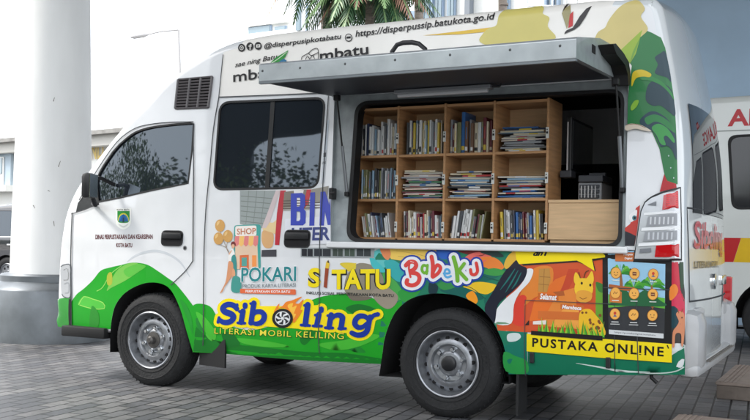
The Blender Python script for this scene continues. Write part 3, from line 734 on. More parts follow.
# --- headlamp, front bumper, step
hl = S(crv([(61.5, 266), (66, 264), (71, 265), (71.5, 280), (71, 297), (65, 297), (62.5, 294), (61.5, 280)], 3, True))
P, T = tri(hl, [], V_.edge_pts(), .03); hlo = mesh("headlight", V_.lift(P, -.008), T, LENSC, van, True)
g = G(V_, .0085); g.line([(61.8, 266.5), (66, 264.6), (71, 265.5), (71.4, 280), (71, 296.5), (65, 296.8), (62.8, 294)], .8, (70, 74, 78), 3); g.line([(64.5, 270), (68.5, 269), (69, 279), (64.5, 280)], 1.0, CHROME, 3); g.line([(65, 284), (69.5, 283), (69.5, 292), (66, 293)], 1.0, (150, 154, 158), 3); g.build("lamp_trim", hlo)
GREEN = M("green_wrap", C(34, 150, 44), .25, coat=.6, noise=(5, .1))
bump = S([(58, 299), (71, 297), (71, 333), (56, 333)])
P, T = tri(bump, [], V_.edge_pts(), .03, inside=[prof]); fb = mesh("front_bumper", V_.lift(P, -.007), T, GREEN, van, True)
g = G(V_, .0085); g.poly([(69.6, 299), (72.2, 299), (72.4, 328), (70.2, 330)], (24, 25, 27)); g.build("corner_gap", fb)
s0, s1 = S([(71, 328)])[0], S([(111, 331)])[0]
b = MB(); b.box((s0[0]-.02, -.01, .30), (s1[0]-.03, .35, .375), RUBBER, bev=.01); b.build("cab_step", van, True)
# --- tail lamp cluster
tl = empty("tail_light", (0, 0, 0)); tl.parent = van
def patch(name, uv, off, mat, parent, n=0):
    q = S(uv if not n else crv(uv, n, True)); P, T = tri(q, [], V_.edge_pts(), .05, inside=[prof]); b = MB(); b.add(V_.lift(P, -off), T, mat); V_.wall(b, q, -off, 0, mat); return b.build(name, parent)
Q = np.array(lamp); P, T = tri(lamp, [], V_.edge_pts(), .05, inside=[prof]); b = MB(); b.add(V_.lift(P, -.014), T, BLACKP); V_.wall(b, lamp, -.014, 0, BLACKP); b.build("lamp_trim", tl)
patch("lamp_body", [(635.4, 258.6), (638.8, 234), (642.2, 211.5), (646, 203), (652, 198.3), (664, 193.4), (680.5, 188.6), (681.4, 222), (681.4, 259)], .020, LENSC, tl)
patch("red_lens", [(664.5, 195.5), (679, 191), (679.5, 208.5), (663, 210)], .024, LENSR, tl); patch("red_lens", [(657, 245.5), (680, 244), (680, 257), (655.5, 257)], .024, LENSR, tl)
g = G(V_, .0245)
for (uv) in ([(645, 213), (680, 210.5), (680, 213), (644.5, 215.5)], [(642.5, 228), (680.5, 226.5), (680.5, 229.5), (642, 231)], [(639.5, 243.5), (680.5, 241), (680.5, 244), (639, 246.5)]): g.poly(uv, (236, 238, 240))
for (uv) in ([(649, 216.5), (678, 213.5), (678, 225.5), (647, 226.5)], [(646, 232), (678, 230.5), (678, 240), (644, 241.5)]): g.poly(uv, (150, 153, 158))
for uv in ([(648, 205), (657, 201.5), (657, 206)], [(641, 249), (652, 248), (652, 252), (640.5, 253)]): g.poly(uv, (120, 124, 130))
for k in range(6): g.poly([(651+k*4.4, 217), (652.6+k*4.4, 217), (652.2+k*4.4, 224.5), (650.6+k*4.4, 224.5)], (205, 208, 212)); g.poly([(649+k*4.6, 232.5), (650.8+k*4.6, 232.4), (650.4+k*4.6, 239.5), (648.6+k*4.6, 239.5)], (196, 200, 205))
for k in range(7): g.poly([(667, 194.5+k*2), (678.5, 193+k*2), (678.5, 194+k*2), (667, 195.4+k*2)], (235, 50, 60))
g.build("lamp_detail", tl)
# --- rear bumper with step
BUMP = M("bumper_white_shaded", C(176, 178, 180), .4, coat=.3, noise=(8, .12))  # white bumper, its base colour greyed for the shade it stands in
rb = empty("rear_bumper", (0, 0, 0)); rb.parent = van
xr = 3.585
for y0_, y1_ in ((.05, .30), (1.40, 1.65)):
    b = MB(); b.box((xr-.10, y0_, .345), (xr+.055, y1_, .69), BUMP, bev=.065); b.build("end_post", rb, True)
b = MB(); b.box((xr-.06, .2, .60), (xr+.012, 1.5, .70), BUMP, bev=.02); b.build("upper_rail", rb, True)
b = MB(); b.box((xr-.07, .06, .336), (xr+.045, 1.64, .42), BUMP, bev=.03); b.build("lower_rail", rb, True)

b = MB(); b.box((xr-.06, .29, .335), (xr+.035, 1.41, .40), BUMP, bev=.012)
for k in range(6): b.box((xr+.0+k*.012, .31, .4005), (xr+.006+k*.012, 1.39, .406), M("step_grip", C(130, 126, 120), .7))
b.build("step_plate", rb, True)
b = MB(); b.box((xr-.05, 1.60, .62), (xr+.02, 1.655, .84), LENSR, bev=.01); b.build("reflector", rb)
def rear_x(y, z, o=.006):
    P, nn, rr = V_.band(); k = P[:, 0] > 3.2; zz = P[k, 1][::-1]; xx = np.interp(z, zz, P[k, 0][::-1]); ye = np.interp(z, zz, V_.Y(P[k, 0], P[k, 1], True)[::-1])
    t = (np.asarray(y)-ye)/(W-2*ye); return xx+.05*(1-np.abs(2*t-1)**2.5)+o
def rear_text(txt, y0, y1, z0, z1, col, bold, shear, nm):
    P, T = text_tris(txt, bold, shear); lo, hi = P.min(0), P.max(0); q = (P-lo)/(hi-lo); yy = y0+q[:, 0]*(y1-y0); zz = z0+q[:, 1]*(z1-z0)
    mesh(nm, np.stack([rear_x(yy, zz), yy, zz], -1), T, col, van)
rear_text("Siboling", .22, 1.15, .97, 1.17, M("rear_red_vinyl", C(190, 20, 50), .3, coat=.5), .03, .15, "rear_lettering"); rear_text("LITERASI MOBIL", .22, .9, .91, .95, M("rear_dark_vinyl", C(40, 40, 46), .3, coat=.5), .02, 0, "rear_lettering")
b = MB(); yc = np.linspace(.14, 1.56, 24)
for z in (1.235, .735): b.tube([(rear_x(y, z, .001), y, z) for y in yc], .005, SEAM, 6)
b.tube([(rear_x(.14, z, .001), .14, z) for z in np.linspace(.735, 1.235, 12)], .004, SEAM, 6); b.build("tailgate_gap", van)
b = MB(); b.lathe([(.045, 0), (.045, .012), (.03, .016), (0, .016)], CHROME, 'X', 24, (float(rear_x(.72, .83, 0)), .72, .83)); b.build("rear_badge", van, True)
b = MB(); b.box((float(rear_x(1.15, .83, 0)), 1.02, .80), (float(rear_x(1.15, .83, .014)), 1.24, .86), CHROME, bev=.004); b.build("rear_handle", van, True)
# --- wheels
def wheel(x, y, far, hubstyle):
    e = empty("wheel", (x, y, .316)); e.parent = van
    if far: e.rotation_euler = (0, 0, math.pi)
    b = MB(); ro, w = .326, .19
    prof_t = [(.196, .014), (.203, .004), (.215, .001), (.217, -.003), (.222, -.003), (.224, .0005), (.240, -.002), (.262, -.004), (.264, -.0065), (.268, -.0065), (.270, -.003), (.285, .001), (.304, .012), (.317, .030), (ro-.003, .042), (ro, .055)]
    prof_t += [(ro, .062), (ro-.008, .064), (ro-.008, .070), (ro, .072), (ro, .094), (ro-.008, .096), (ro-.008, .102), (ro, .104), (ro, .126), (ro-.008, .128), (ro-.008, .134), (ro, .136), (ro, .14), (.317, .165), (.285, .19), (.2, .18)]
    b.lathe(prof_t, TYRE, 'Y', 72)
    for k in range(56):      # tread blocks on the shoulder
        a = 2*math.pi*k/56; r0 = ro-.006
        b.box((r0*math.cos(a)-.005, .030, r0*math.sin(a)-.003), (r0*math.cos(a)+.005, .058, r0*math.sin(a)+.003), TYRE, tilt=(-a, 'Y'))
    for k in range(26):      # raised sidewall moulding
        if k % 13 > 8: continue
        a = k*.115+(1.6 if k >= 13 else 0); b.box((.246*math.cos(a)-.008, -.0048, .246*math.sin(a)-.004), (.246*math.cos(a)+.008, .001, .246*math.sin(a)+.004), TYRE, tilt=(-a+math.pi/2, 'Y'))
    b.build("tyre", e, True)
    b = MB()
    b.lathe([(.196, .012), (.199, .002), (.193, -.002), (.186, .002), (.182, .02), (.176, .045), (.168, .06), (.160, .052), (.150, .040), (.135, .030), (.115, .028), (.108, .036), (.105, .050), (.078, .054), (.070, .044), (.060, .04), (.0, .04)], STEELR, 'Y', 64)
    for k in range(16):
        a = 2*math.pi*k/16+.1; c = (.148*math.cos(a), 0, .148*math.sin(a))
        b.lathe([(.0, .0355), (.0125, .0355), (.0125, .05)], HOLE, 'Y', 12, (c[0], 0, c[2]))
    for k in range(6):
        a = 2*math.pi*k/6+.3; c = (.085*math.cos(a), 0, .085*math.sin(a))
        b.lathe([(0, .022), (.011, .022), (.013, .03), (.017, .034), (.017, .056)], CHROME, 'Y', 6, c)
    b.build("rim", e, True)
    b = MB()
    if hubstyle == 'front': b.lathe([(0, -.012), (.016, -.012), (.022, -.004), (.027, .0), (.028, .03), (.055, .034), (.06, .05)], M("hub_iron", C(92, 90, 88), .45, metal=.6), 'Y', 24)
    else: b.lathe([(0, .012), (.035, .012), (.044, .018), (.046, .05)], M("hub_cap_black", C(24, 25, 28), .4), 'Y', 28)
    b.build("hub", e, True)
wheel(0, .012, False, 'front'); wheel(2.226, .012, False, 'rear'); wheel(0, W-.012, True, 'front'); wheel(2.226, W-.012, True, 'rear')
# mud flaps and small hanging bits
b = MB(); b.box((.385, .04, .17), (.64, .055, .36), RUBBER, rz=R(-12)); b.build("mud_flap", van)
b = MB(); b.box((2.63, .04, .05), (2.645, .27, .36), RUBBER, rz=R(6)); b.build("mud_flap", van)
b = MB(); b.tube([(2.92, .06, .36), (2.92, .06, .30)], .012, RUBBER, 8); b.build("drain_pipe", van); b = MB(); b.tube([(3.39, .05, .36), (3.39, .05, .325), (3.42, .05, .30)], .010, RUBBER, 8); b.build("drain_pipe", van)
for (u, v) in ((532.3, 357.5), (608.5, 362.5)):
    p = S([(u, v)])[0]; y = V_.Y([p[0]], [p[1]])[0]; b = MB(); b.box((p[0]-.013, y-.014, p[1]-.03), (p[0]+.013, y+.005, p[1]+.03), BLACKP, bev=.004); b.build("locker_latch", van)

# --- raised side hatch
aw = empty("raised_hatch", (0, 0, 0)); aw.parent = van
yF = -.70; x0, x1 = 1.352, 3.156
f4 = on_y([(259, 65), (261, 82), (576, 39), (577, 58)], yF); zt, zb = (f4[0][2]+f4[2][2])/2, (f4[1][2]+f4[3][2])/2
ecap = [tuple(p[1:]) for p in on_x([(600, 38.2), (612, 45), (625, 60)], x1)]
zt2 = zt+.004
hy, hz = .135, 1.945
prof_a = [(yF, zb), (yF, zt), (yF+.02, zt+.012)]+[(y, z) for y, z in ecap]+[(.06, ecap[-1][1]-.06), (.115, hz+.045), (hy, hz)]
b = MB(); b.prism(prof_a, x0, x1, ALU, GREYP); b.build("panel", aw, False, .004)
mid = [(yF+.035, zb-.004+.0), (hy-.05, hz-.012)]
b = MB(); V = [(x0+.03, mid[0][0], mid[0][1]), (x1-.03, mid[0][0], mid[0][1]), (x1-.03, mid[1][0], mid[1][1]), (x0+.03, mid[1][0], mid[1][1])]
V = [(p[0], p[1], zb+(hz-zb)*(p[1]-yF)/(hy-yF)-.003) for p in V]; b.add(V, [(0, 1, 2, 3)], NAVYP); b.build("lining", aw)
lip = lambda y: zb+(hz-zb)*(y-yF)/(hy-yF)
b = MB(); b.box((x0, yF, zb-.012), (x1, yF+.022, zb-.0005), M("lip_grey", C(120, 126, 130), .4, metal=.4)); b.build("edge_lip", aw)
b = MB(); p = on_x([(594, 49)], x1+.003)[0]; b.box((x1-.01, p[1]-.03, p[2]-.022), (x1+.004, p[1]+.03, p[2]+.018), HOLE); b.build("latch_hole", aw)
hc = [(-.30, 2.045), (-.238, 2.06), (-.055, 2.045), (.07, 2.02), (.112, 1.975), (.112, 1.905), (.07, 1.89), (.05, 1.95), (-.02, 1.99), (-.22, 2.01)]
b = MB(); b.prism(hc, x1-.012, x1+.078, RUBBER); b.build("hinge_cover", aw, False, .008)
for u_, v_ in ((262.5, 71), (300, 68), (345, 64), (395, 60), (450, 55), (510, 50), (560, 46)):
    q = on_y([(u_, v_)], yF)[0]; b = MB(); b.lathe([(0, -.004), (.005, -.003), (.007, 0)], M("rivet_dark", C(70, 72, 74), .5), 'Y', 8, (q[0], yF, min(q[2], zt-.012))); b.build("rivet", aw)
# fluorescent lamp under the hatch
la = on_y([(396, 92.5), (492, 84.5)], -.02); lm = empty("strip_lamp", (0, 0, 0)); lm.parent = aw
zz = lip(-.02)-.02
b = MB(); b.box((la[0][0], -.05, zz-.012), (la[1][0], .01, zz+.012), M("lamp_channel", C(150, 154, 158), .35, metal=.4), bev=.004); b.build("fitting", lm)
b = MB(); b.tube([(la[0][0]+.02, -.03, zz-.02), (la[1][0]-.02, -.03, zz-.02)], .013, M("lamp_tube_off", C(206, 208, 210), .2, coat=.6), 12); b.build("tube", lm, True)
b = MB(); b.tube([(la[1][0], -.02, zz), (la[1][0]+.04, -.01, zz+.0), (la[1][0]+.05, 0, zz+.015)], .006, BLACKP, 6); b.build("cable", lm)
# handle on the upper face of the hatch
hp = on_y([(392, 52), (397, 45), (403, 43), (412, 42.5), (419, 44), (425, 49)], -.52)
b = MB(); b.tube([(hp[0][0], -.52, hp[0][2]-.05)]+[tuple(p) for p in hp]+[(hp[-1][0]+.01, -.52, hp[-1][2]-.05)], .013, BLACKP, 8); b.build("grab_handle", aw, True)
# gas struts
for (tu, tv, mu, mv, bu, bv) in ((337, 98, 342, 150, 347, 194), (616, 82, 619, 135, 622.5, 190)):
    e1 = empty("gas_strut", (0, 0, 0)); e1.parent = aw
    A = on_y([(tu, tv)], -.02)[0]; B = on_y([(bu, bv)], .06)[0]; mm = A+(B-A)*.5
    b = MB(); b.tube([tuple(A), tuple(mm)], .006, RUBBER, 8); b.build("rod", e1)
    b = MB(); b.tube([tuple(mm), tuple(B)], .011, M("strut_grey", C(120, 124, 128), .35, metal=.5), 10); b.build("cylinder", e1, True)
    b = MB(); b.box(tuple(A-.018), tuple(A+.018), RUBBER, bev=.006); b.build("ball_joint", e1); b = MB(); b.box(tuple(B-.014), tuple(B+.014), RUBBER, bev=.005); b.build("ball_joint", e1)
# small catch on the left jamb
p = on_y([(335, 194)], .06)[0]; b = MB(); b.box((p[0]-.012, .0, p[2]-.035), (p[0]+.012, .06, p[2]+.035), BLACKP, bev=.004); b.tube([(p[0], .0, p[2]), (p[0]+.04, -.01, p[2]+.005)], .007, BLACKP, 6); b.build("hatch_catch", van)
# ================================================================== INSIDE THE HATCH
sy, sdp = .19, .26
def shp(u, v): p = on_y([(u, v)], sy)[0]; return p[0], p[2]
X = [1.480, 1.792, 2.109, 2.425, 2.752]; ZS = [1.047, 1.288, 1.562, 1.860]
th = .014
sh = empty("bookshelf", (X[0], sy, ZS[0])); tag(sh, "brown wooden twelve-compartment bookshelf filling the open side hatch of the van", "bookshelf")
o0 = np.array([X[0], sy, ZS[0]])
def sbox(name, a, c, m, bev=.0015):
    b = MB(); b.box(tuple(np.array(a)-o0), tuple(np.array(c)-o0), m, bev=bev); return b.build(name, sh)
for x in X: sbox("divider", (x-th/2, sy, ZS[0]), (x+th/2, sy+sdp, ZS[3]+.012), WOOD)
for z in ZS: 
    for i in range(4): sbox("shelf_board", (X[i]+th/2+.0005, sy+.003, z-.009), (X[i+1]-th/2-.0005, sy+sdp, z+.007), WOOD)
sbox("back_panel", (X[0]-.005, sy+sdp+.0005, ZS[0]-.01), (X[4]+.005, sy+sdp+.012, ZS[3]+.012), WOODP)
for i in range(1, 5):
    for (v) in (1.12, 1.41, 1.67):
        b = MB(); c = np.array([X[i]-.001, sy-.004, v])-o0
        b.box(tuple(c-[.009, .003, .032]), tuple(c+[.009, .004, .032]), M("latch_white_plastic", C(214, 214, 208), .4), bev=.002); b.box(tuple(c-[.005, .007, .006]), tuple(c+[.005, .0, .006]), BLACKP); b.box(tuple(c+[-.003, -.006, .015]), tuple(c+[.003, .0, .021]), BLACKP); b.build("latch", sh)
PAGE = M("book_pages", C(214, 206, 188), .9)
COV = {"white": (222, 224, 224), "grey": (146, 150, 156), "dark grey": (70, 74, 80), "black": (34, 36, 42), "navy": (40, 52, 86), "blue": (52, 104, 166), "pale blue": (140, 172, 196), "red": (176, 48, 52), "maroon": (110, 46, 58), "green": (70, 120, 86), "olive": (120, 122, 84), "tan": (186, 152, 112), "brown": (112, 82, 64), "yellow": (212, 186, 70), "cream": (214, 204, 180), "pink": (200, 120, 132), "purple": (96, 76, 120), "orange": (206, 116, 62)}
CM = {k: M("book_cover_"+k.replace(" ", "_"), C(*v), .35, coat=.3) for k, v in COV.items()}
ROWN = ["top", "middle", "bottom"]; COLN = ["first", "second", "third", "fourth"]
ORD = ["", "first", "second", "third"]+["%dth" % k for k in range(4, 60)]
br = random.Random(21)
def book_mb(w, d, h, col, sticker):
    """upright book, spine at y=0, standing on z=0, thickness along x"""
    b = MB(); m = CM[col]; t = min(.0022, w*.16)
    pts = [(-w/2, .004), (-w/2+t*.8, .0005), (0, -.001), (w/2-t*.8, .0005), (w/2, .004)]
    n = len(pts); V = [(x, y, 0) for x, y in pts]+[(x, y, h) for x, y in pts]+[(x, y+t*1.6, 0) for x, y in pts]+[(x, y+t*1.6, h) for x, y in pts]
    b.add(V, [(i, i+1, n+i+1, n+i) for i in range(n-1)]+[(2*n+i+1, 2*n+i, 3*n+i, 3*n+i+1) for i in range(n-1)]+[(n+i, n+i+1, 3*n+i+1, 3*n+i) for i in range(n-1)], m)
    for s_ in (-1, 1): b.box((min(s_*w/2, s_*(w/2-t)), .004, 0), (max(s_*w/2, s_*(w/2-t)), d, h), m)
    b.box((-w/2+t, .006, .003), (w/2-t, d-.003, h-.003), PAGE)
    if sticker:
        sm = CM[sticker[0]]; z0, z1 = sticker[1]*h, sticker[2]*h
        b.add([(x*.96, y-.0006, z0) for x, y in pts]+[(x*.96, y-.0006, z1) for x, y in pts], [(i, i+1, n+i+1, n+i) for i in range(n-1)], sm)
        if sticker[3]:
            z0, z1 = sticker[3]*h, sticker[4]*h; tm = CM[sticker[5]]; k = .55
            b.add([(x*k, y-.0004, z0) for x, y in pts]+[(x*k, y-.0004, z1) for x, y in pts], [(i, i+1, n+i+1, n+i) for i in range(n-1)], tm)
    return b
MIX = {0: ["black", "navy", "dark grey", "grey", "white", "white", "pale blue", "white", "cream"], 1: ["white", "white", "grey", "pale blue", "dark grey", "cream", "black", "yellow"], 2: ["brown", "cream", "white", "tan", "maroon", "olive", "white", "grey"], 3: ["grey", "dark grey", "black", "white", "pale blue", "olive"], 4: ["white", "red", "pale blue", "maroon", "cream", "dark grey", "white"], 5: ["black", "dark grey", "white", "grey", "white", "navy", "pale blue", "white", "maroon", "olive"], 6: ["navy", "black", "white", "blue", "yellow", "maroon", "dark grey", "grey"]}
def upright(r, c, mixk, hmin, hmax, lean, fill=1.0, first_gap=.004, tmin=.006, tmax=.0165, forced={}):
    xl, xr_ = X[c]+th/2+first_gap, X[c+1]-th/2-.004; z = ZS[2-r]+.0075; x = xl; i = 0; used = 0; avail = ZS[3-r]-.012-z
    while True:
        w = br.uniform(tmin, tmax); h = min(br.uniform(hmin, hmax)*avail, avail-.01)
        col = forced[i][0] if i in forced else br.choice(MIX[mixk])
        if i in forced and len(forced[i]) > 1: h = forced[i][1]*avail
        a = 0 if not lean else lean*br.uniform(.7, 1.1)
        if x+w+abs(math.sin(a))*0 > xl+(xr_-xl)*fill: break
        i += 1; dd = br.uniform(.14, .19); st = None
        if br.random() < .75: st = (br.choice(["white", "cream", "white", "black", "yellow"]), .08, br.uniform(.18, .24), br.uniform(.34, .5) if br.random() < .7 else 0, br.uniform(.6, .9), "black" if col in ("white", "cream", "yellow", "tan", "pale blue") and br.random() < .6 else br.choice(["white", "yellow", "red", "cream", "blue"]))
        if st and st[0] == col: st = (br.choice(["black", "white"]) if col not in ("black", "white") else "red",)+st[1:]
        o = book_mb(w, dd, h, col, st).build("book"); ax = w/2*abs(math.cos(a))
        o.location = (x+ax+ (0 if a >= 0 else 0), sy+br.uniform(.035, .06), z+w/2*abs(math.sin(a))); o.rotation_euler = (0, a, 0)
        lab = "%s book, %s from the left in the %s row's %s compartment" % (col, ORD[i], ROWN[r], COLN[c])
        tag(o, lab, "book", "books standing on the bookshelf"); x += w/math.cos(a)+br.uniform(.0006, .003)
def stack(r, c, cols, hgt, jit, wmin=.19):
    z = ZS[2-r]+.0075; xl, xr_ = X[c]+th/2+.006, X[c+1]-th/2-.006; top = z+hgt; i = 0; wmax = xr_-xl
    items = []
    while z < top:
        t = br.uniform(.003, .012); w = br.uniform(wmin, wmax*.99); col = cols[i % len(cols)] if br.random() < .7 else br.choice(["white", "grey", "cream", "dark grey", "pale blue"])
        xx = xl+w/2+br.random()*(wmax-w); i += 1
        b = MB(); d = br.uniform(.15, .17); m = CM[col]
        b.box((-w/2, 0, 0), (w/2, d, .0012), m); b.box((-w/2, 0, t-.0012), (w/2, d, t), m); b.box((-w/2+.001, .0015, .0012), (w/2-.001, d, t-.0012), PAGE if br.random() < .45 else m)
        if br.random() < .5: k = br.uniform(-.4, .1)*w; b.box((k, -.0006, t*.15), (k+br.uniform(.03, .08), 0, t*.85), CM[br.choice(["white", "yellow", "red", "blue"])])
        o = b.build("magazine"); o.location = (xx, sy+br.uniform(.03, .055), z); o.rotation_euler = (0, br.uniform(-jit, jit), br.uniform(-.09, .09)); items.append((o, col)); z += t+.0012
    for k, (o, col) in enumerate(items):
        pos = ORD[k+1]+" from the bottom"
        tag(o, "%s magazine, %s in the %s row's %s compartment stack" % (col, pos, ROWN[r], COLN[c]), "magazine", "magazines stacked flat on the bookshelf")
upright(0, 0, 0, .58, .80, .01, .98, .02, forced={13: ("white", .84), 14: ("white", .82)}); upright(0, 1, 1, .62, .78, 0, .97, .03, forced={3: ("yellow", .72)}); upright(0, 2, 2, .62, .80, 0, .98, .006, .012, .026, forced={4: ("blue", .90), 2: ("cream", .66), 3: ("olive", .68)})
stack(0, 3, ["white", "cream", "grey", "cream", "navy", "blue", "dark grey", "purple", "white", "grey"], .145, .015)
upright(1, 0, 3, .66, .78, .012, .95, .03); stack(1, 1, ["grey", "blue", "white", "green", "pink", "white", "maroon", "green", "red", "grey"], .175, .02); stack(1, 2, ["grey", "blue", "pale blue", "dark grey", "white", "red", "grey", "black", "blue"], .165, .025); stack(1, 3, ["grey", "blue", "pale blue", "navy", "blue", "purple", "dark grey", "red", "white"], .125, .015)
upright(2, 0, 5, .54, .72, -.16, .82, .05); upright(2, 1, 4, .52, .78, -.03, .97, .02); upright(2, 2, 5, .60, .82, .15, .80, .012); upright(2, 3, 6, .62, .80, -.05, .95, .03)
# cupboard, screen and printer
cx0, cz = 2.763, 1.283
e = empty("cupboard", (cx0, sy, fl)); tag(e, "low pale wooden cupboard under the printer, right of the bookshelf", "cupboard")
b = MB(); b.box((0, .006, .07), (.50, .38, cz-fl-.018), WOODP, bev=.002); b.build("front_panel", e); b = MB(); b.box((-.002, 0, cz-fl-.0175), (.51, .4, cz-fl), WOODP, bev=.002); b.build("top", e); b = MB(); b.box((.01, .02, 0), (.5, .37, .0695), WOODP); b.build("plinth", e)
PRG = M("printer_grey_plastic", C(150, 152, 156), .5); PRD = M("printer_dark_plastic", C(58, 60, 66), .5)
a, c = on_y([(578, 199.5), (602, 171)], .30); e = empty("printer", (a[0], .30, cz)); tag(e, "small grey printer standing on the cupboard top", "printer")
w_, h_ = c[0]-a[0], c[2]-cz
b = MB(); b.box((0, .0, 0), (w_, .26, h_*.62), PRG, bev=.006); b.build("body", e); b = MB(); b.box((.004, -.02, h_*.62+.001), (w_+.01, .22, h_*.86), PRD, bev=.006); b.build("lid", e); b = MB(); b.box((.03, .12, h_*.862), (w_-.01, .15, h_), PRD, bev=.003); b.build("paper_tray", e)
b = MB()
for k in range(3): b.box((.01, -.012, h_*(.08+.17*k)), (w_-.012, -.001, h_*(.2+.17*k)), PRD, bev=.002)
for k in range(5): b.box((.02+k*.02, -.016, h_*.1), (.026+k*.02, -.0125, h_*.5), M("printer_pale_key", C(190, 190, 190), .5))
b.build("output_slot", e)
a, c = on_y([(566, 172), (590, 116)], .42); e = empty("wall_screen", (a[0], .42, a[2])); tag(e, "black flat screen on the cabin wall with a pale strip along its edge", "screen")
hh = c[2]-a[2]
b = MB(); b.box((0, .0, 0), (.03, .5, hh), BLACKP, bev=.006); b.build("casing", e); b = MB(); b.box((.031, .02, .02), (.034, .48, hh-.02), M("screen_glass", (.01, .011, .014, 1), .1, coat=1)); b.build("panel", e); b = MB(); b.box((.004, -.006, .01), (.012, -.001, hh-.03), M("screen_edge_silver", C(206, 208, 212), .25, metal=.4)); b.build("edge_strip", e)
a, = on_y([(563, 174)], .36); e = empty("wall_bracket", (a[0], .36, a[2])); tag(e, "small black box beneath the screen at the left of the printer", "box"); b = MB(); b.box((-.02, 0, -.02), (.05, .1, .02), PRD, bev=.004); b.build("case", e)
# ================================================================== AMBULANCE
AX, AY, AWD = 2.1, 5.5, 1.8
amb = empty("ambulance", (0, 0, 0)); tag(amb, "white ambulance with a red and yellow stripe parked behind the library van", "ambulance")
AW = M("ambulance_white", C(222, 226, 222), .2, coat=.7, noise=(3, .04))
ap = [(AX+.02, .32)]+crv([(AX, .5), (AX-.02, 1.2), (AX+.04, 1.9), (AX+.13, 2.45), (AX+.28, 2.62)], 4)+crv([(AX+.5, 2.67), (AX+2.2, 2.69), (AX+3.3, 2.64)], 3)+crv([(AX+3.55, 2.5), (AX+3.75, 2.2), (AX+4.15, 1.75), (AX+4.5, 1.25), (AX+4.72, .95), (AX+4.78, .55)], 4)+[(AX+4.74, .32)]
A_ = Shell(ap, AWD, r=.11, rear_r=.08, tumble=.07, tz=1.1, front_in=0, y0=AY, bottom=.45, rear_x=-99)
def arc(cx, r, zc): return [(cx-r, .2)]+[(cx+r*math.cos(a), zc+r*math.sin(a)) for a in np.linspace(math.pi, 0, 18)]+[(cx+r, .2)]
AR, AF = 3.58, 5.95
arcs = [arc(AR, .40, .34), arc(AF, .40, .34)]
win1 = rrect([(3.10, 2.23), (4.02, 2.25), (4.04, 1.50), (3.16, 1.48)], .09, 5); win2 = rrect([(4.14, 2.25), (4.95, 2.25), (4.97, 1.50), (4.16, 1.50)], .09, 5); win3 = crv([(5.08, 2.2), (5.45, 2.16)], 2)+[(5.95, 1.62), (5.95, 1.5), (5.1, 1.5)]
A_.sheet("side_body", A_.inset(), arcs+[win1, win2, win3], AW, amb); A_.sheet("far_side", A_.inset(), arcs, AW, amb, far=True)
bp = A_.band()[0]; i0 = next(i for i, q in enumerate(bp) if q[0] > AX+3.6); i1 = next(i for i in range(i0, len(bp)) if bp[i][1] < 1.3)
A_.wrap("rear_and_roof", 0, i0+1, AW, amb); A_.wrap("windscreen", i0, i1+1, GLASS, amb); A_.wrap("nose", i1, len(bp), AW, amb)
AG = M("ambulance_glass", (.012, .013, .015, 1), .08, spec=.6)
for poly in (win1, win2, win3):
    Q = np.array(poly); c = Q.mean(0); out = c+(Q-c)*1.06; b = MB(); P, T = tri([tuple(p) for p in out], [poly], None, .08); b.add(A_.lift(P, -.004), T, RUBBER); A_.wall(b, poly, -.004, .012, RUBBER); f_ = b.build("window", amb)
    P, T = tri(poly, [], None, .06); pn = mesh("pane", A_.lift(P, .009), T, AG, f_, True); pn.data.normals_split_custom_set_from_vertices([tuple(v) for v in A_.normals(P)])
b = MB()
for a_ in arcs: A_.wall(b, a_, 0, .35, HOLE)
b.box((AX+.1, AY+.35, .3), (AX+4.6, AY+1.45, 1.0), HOLE); b.build("underbody", amb)
class GA(G):
    def p(s, xz, col, cuts=(), inside=()):
        P, T = tri(xz, cuts, inside=inside); s.raw(P, T, col)
    def t(s, txt, x0, x1, z0, z1, col, bold=0, slope=0):
        P, T = text_tris(txt, bold); lo, hi = P.min(0), P.max(0); q = (P-lo)/(hi-lo); s.raw(np.stack([x0+q[:, 0]*(x1-x0), z0+q[:, 1]*(z1-z0)+slope*q[:, 0]], -1), T, col)
g = GA(A_, .0022)
g.p([(AX+.06, .905), (3.165, .905), (3.235, 1.16), (AX+.06, 1.16)], (196, 36, 40)); g.p([(3.167, .905), (AX+4.3, .905), (AX+4.1, 1.16), (3.237, 1.16)], (232, 190, 30)); g.build("stripe", amb)
g = GA(A_, .0024); g.t("AMBULANCE", 3.07, 4.75, 2.345, 2.53, (196, 30, 40), .03); g.build("lettering", amb)
g = GA(A_, .0034)
g.p(stroke([(AX+.05, 2.30), (AX+3.5, 2.30)], .012), (150, 156, 152)); g.p(stroke(rrect([(3.40, 1.30), (3.62, 1.30), (3.62, 1.04), (3.40, 1.04)], .05)+[(3.40, 1.27)], .006), (150, 152, 148)); g.p(stroke([(4.10, .4), (4.08, 1.4), (4.08, 2.28)], .010), SEAM); g.p(stroke([(5.02, .4), (5.02, 2.28)], .010), SEAM); g.build("panel_gap", amb)
def simple_wheel(parent, x, y, r, far=False):
    e = empty("wheel", (x, y, r)); e.parent = parent
    if far: e.rotation_euler = (0, 0, math.pi)
    b = MB(); b.lathe([(r*.6, .01), (r*.7, -.003), (r*.88, .002), (r*.97, .02), (r, .045), (r, .15), (r*.95, .18), (r*.6, .18)], TYRE, 'Y', 40); b.build("tyre", e, True)
    b = MB(); b.lathe([(r*.6, .012), (r*.57, .006), (r*.53, .03), (r*.2, .035), (r*.16, .02), (0, .02)], STEELR, 'Y', 32)
    for k in range(8): a = k*math.pi/4; b.lathe([(0, .030), (r*.07, .030), (r*.07, .05)], HOLE, 'Y', 10, (r*.38*math.cos(a), 0, r*.38*math.sin(a)))
    b.build("rim", e, True)
for x in (AR, AF): simple_wheel(amb, x, AY+.03, .33); simple_wheel(amb, x, AY+AWD-.03, .33, True)
b = MB(); b.box((AX-.03, AY+.1, 1.0), (AX+.03, AY+.22, 1.4), LENSR, bev=.01); b.build("tail_light", amb)
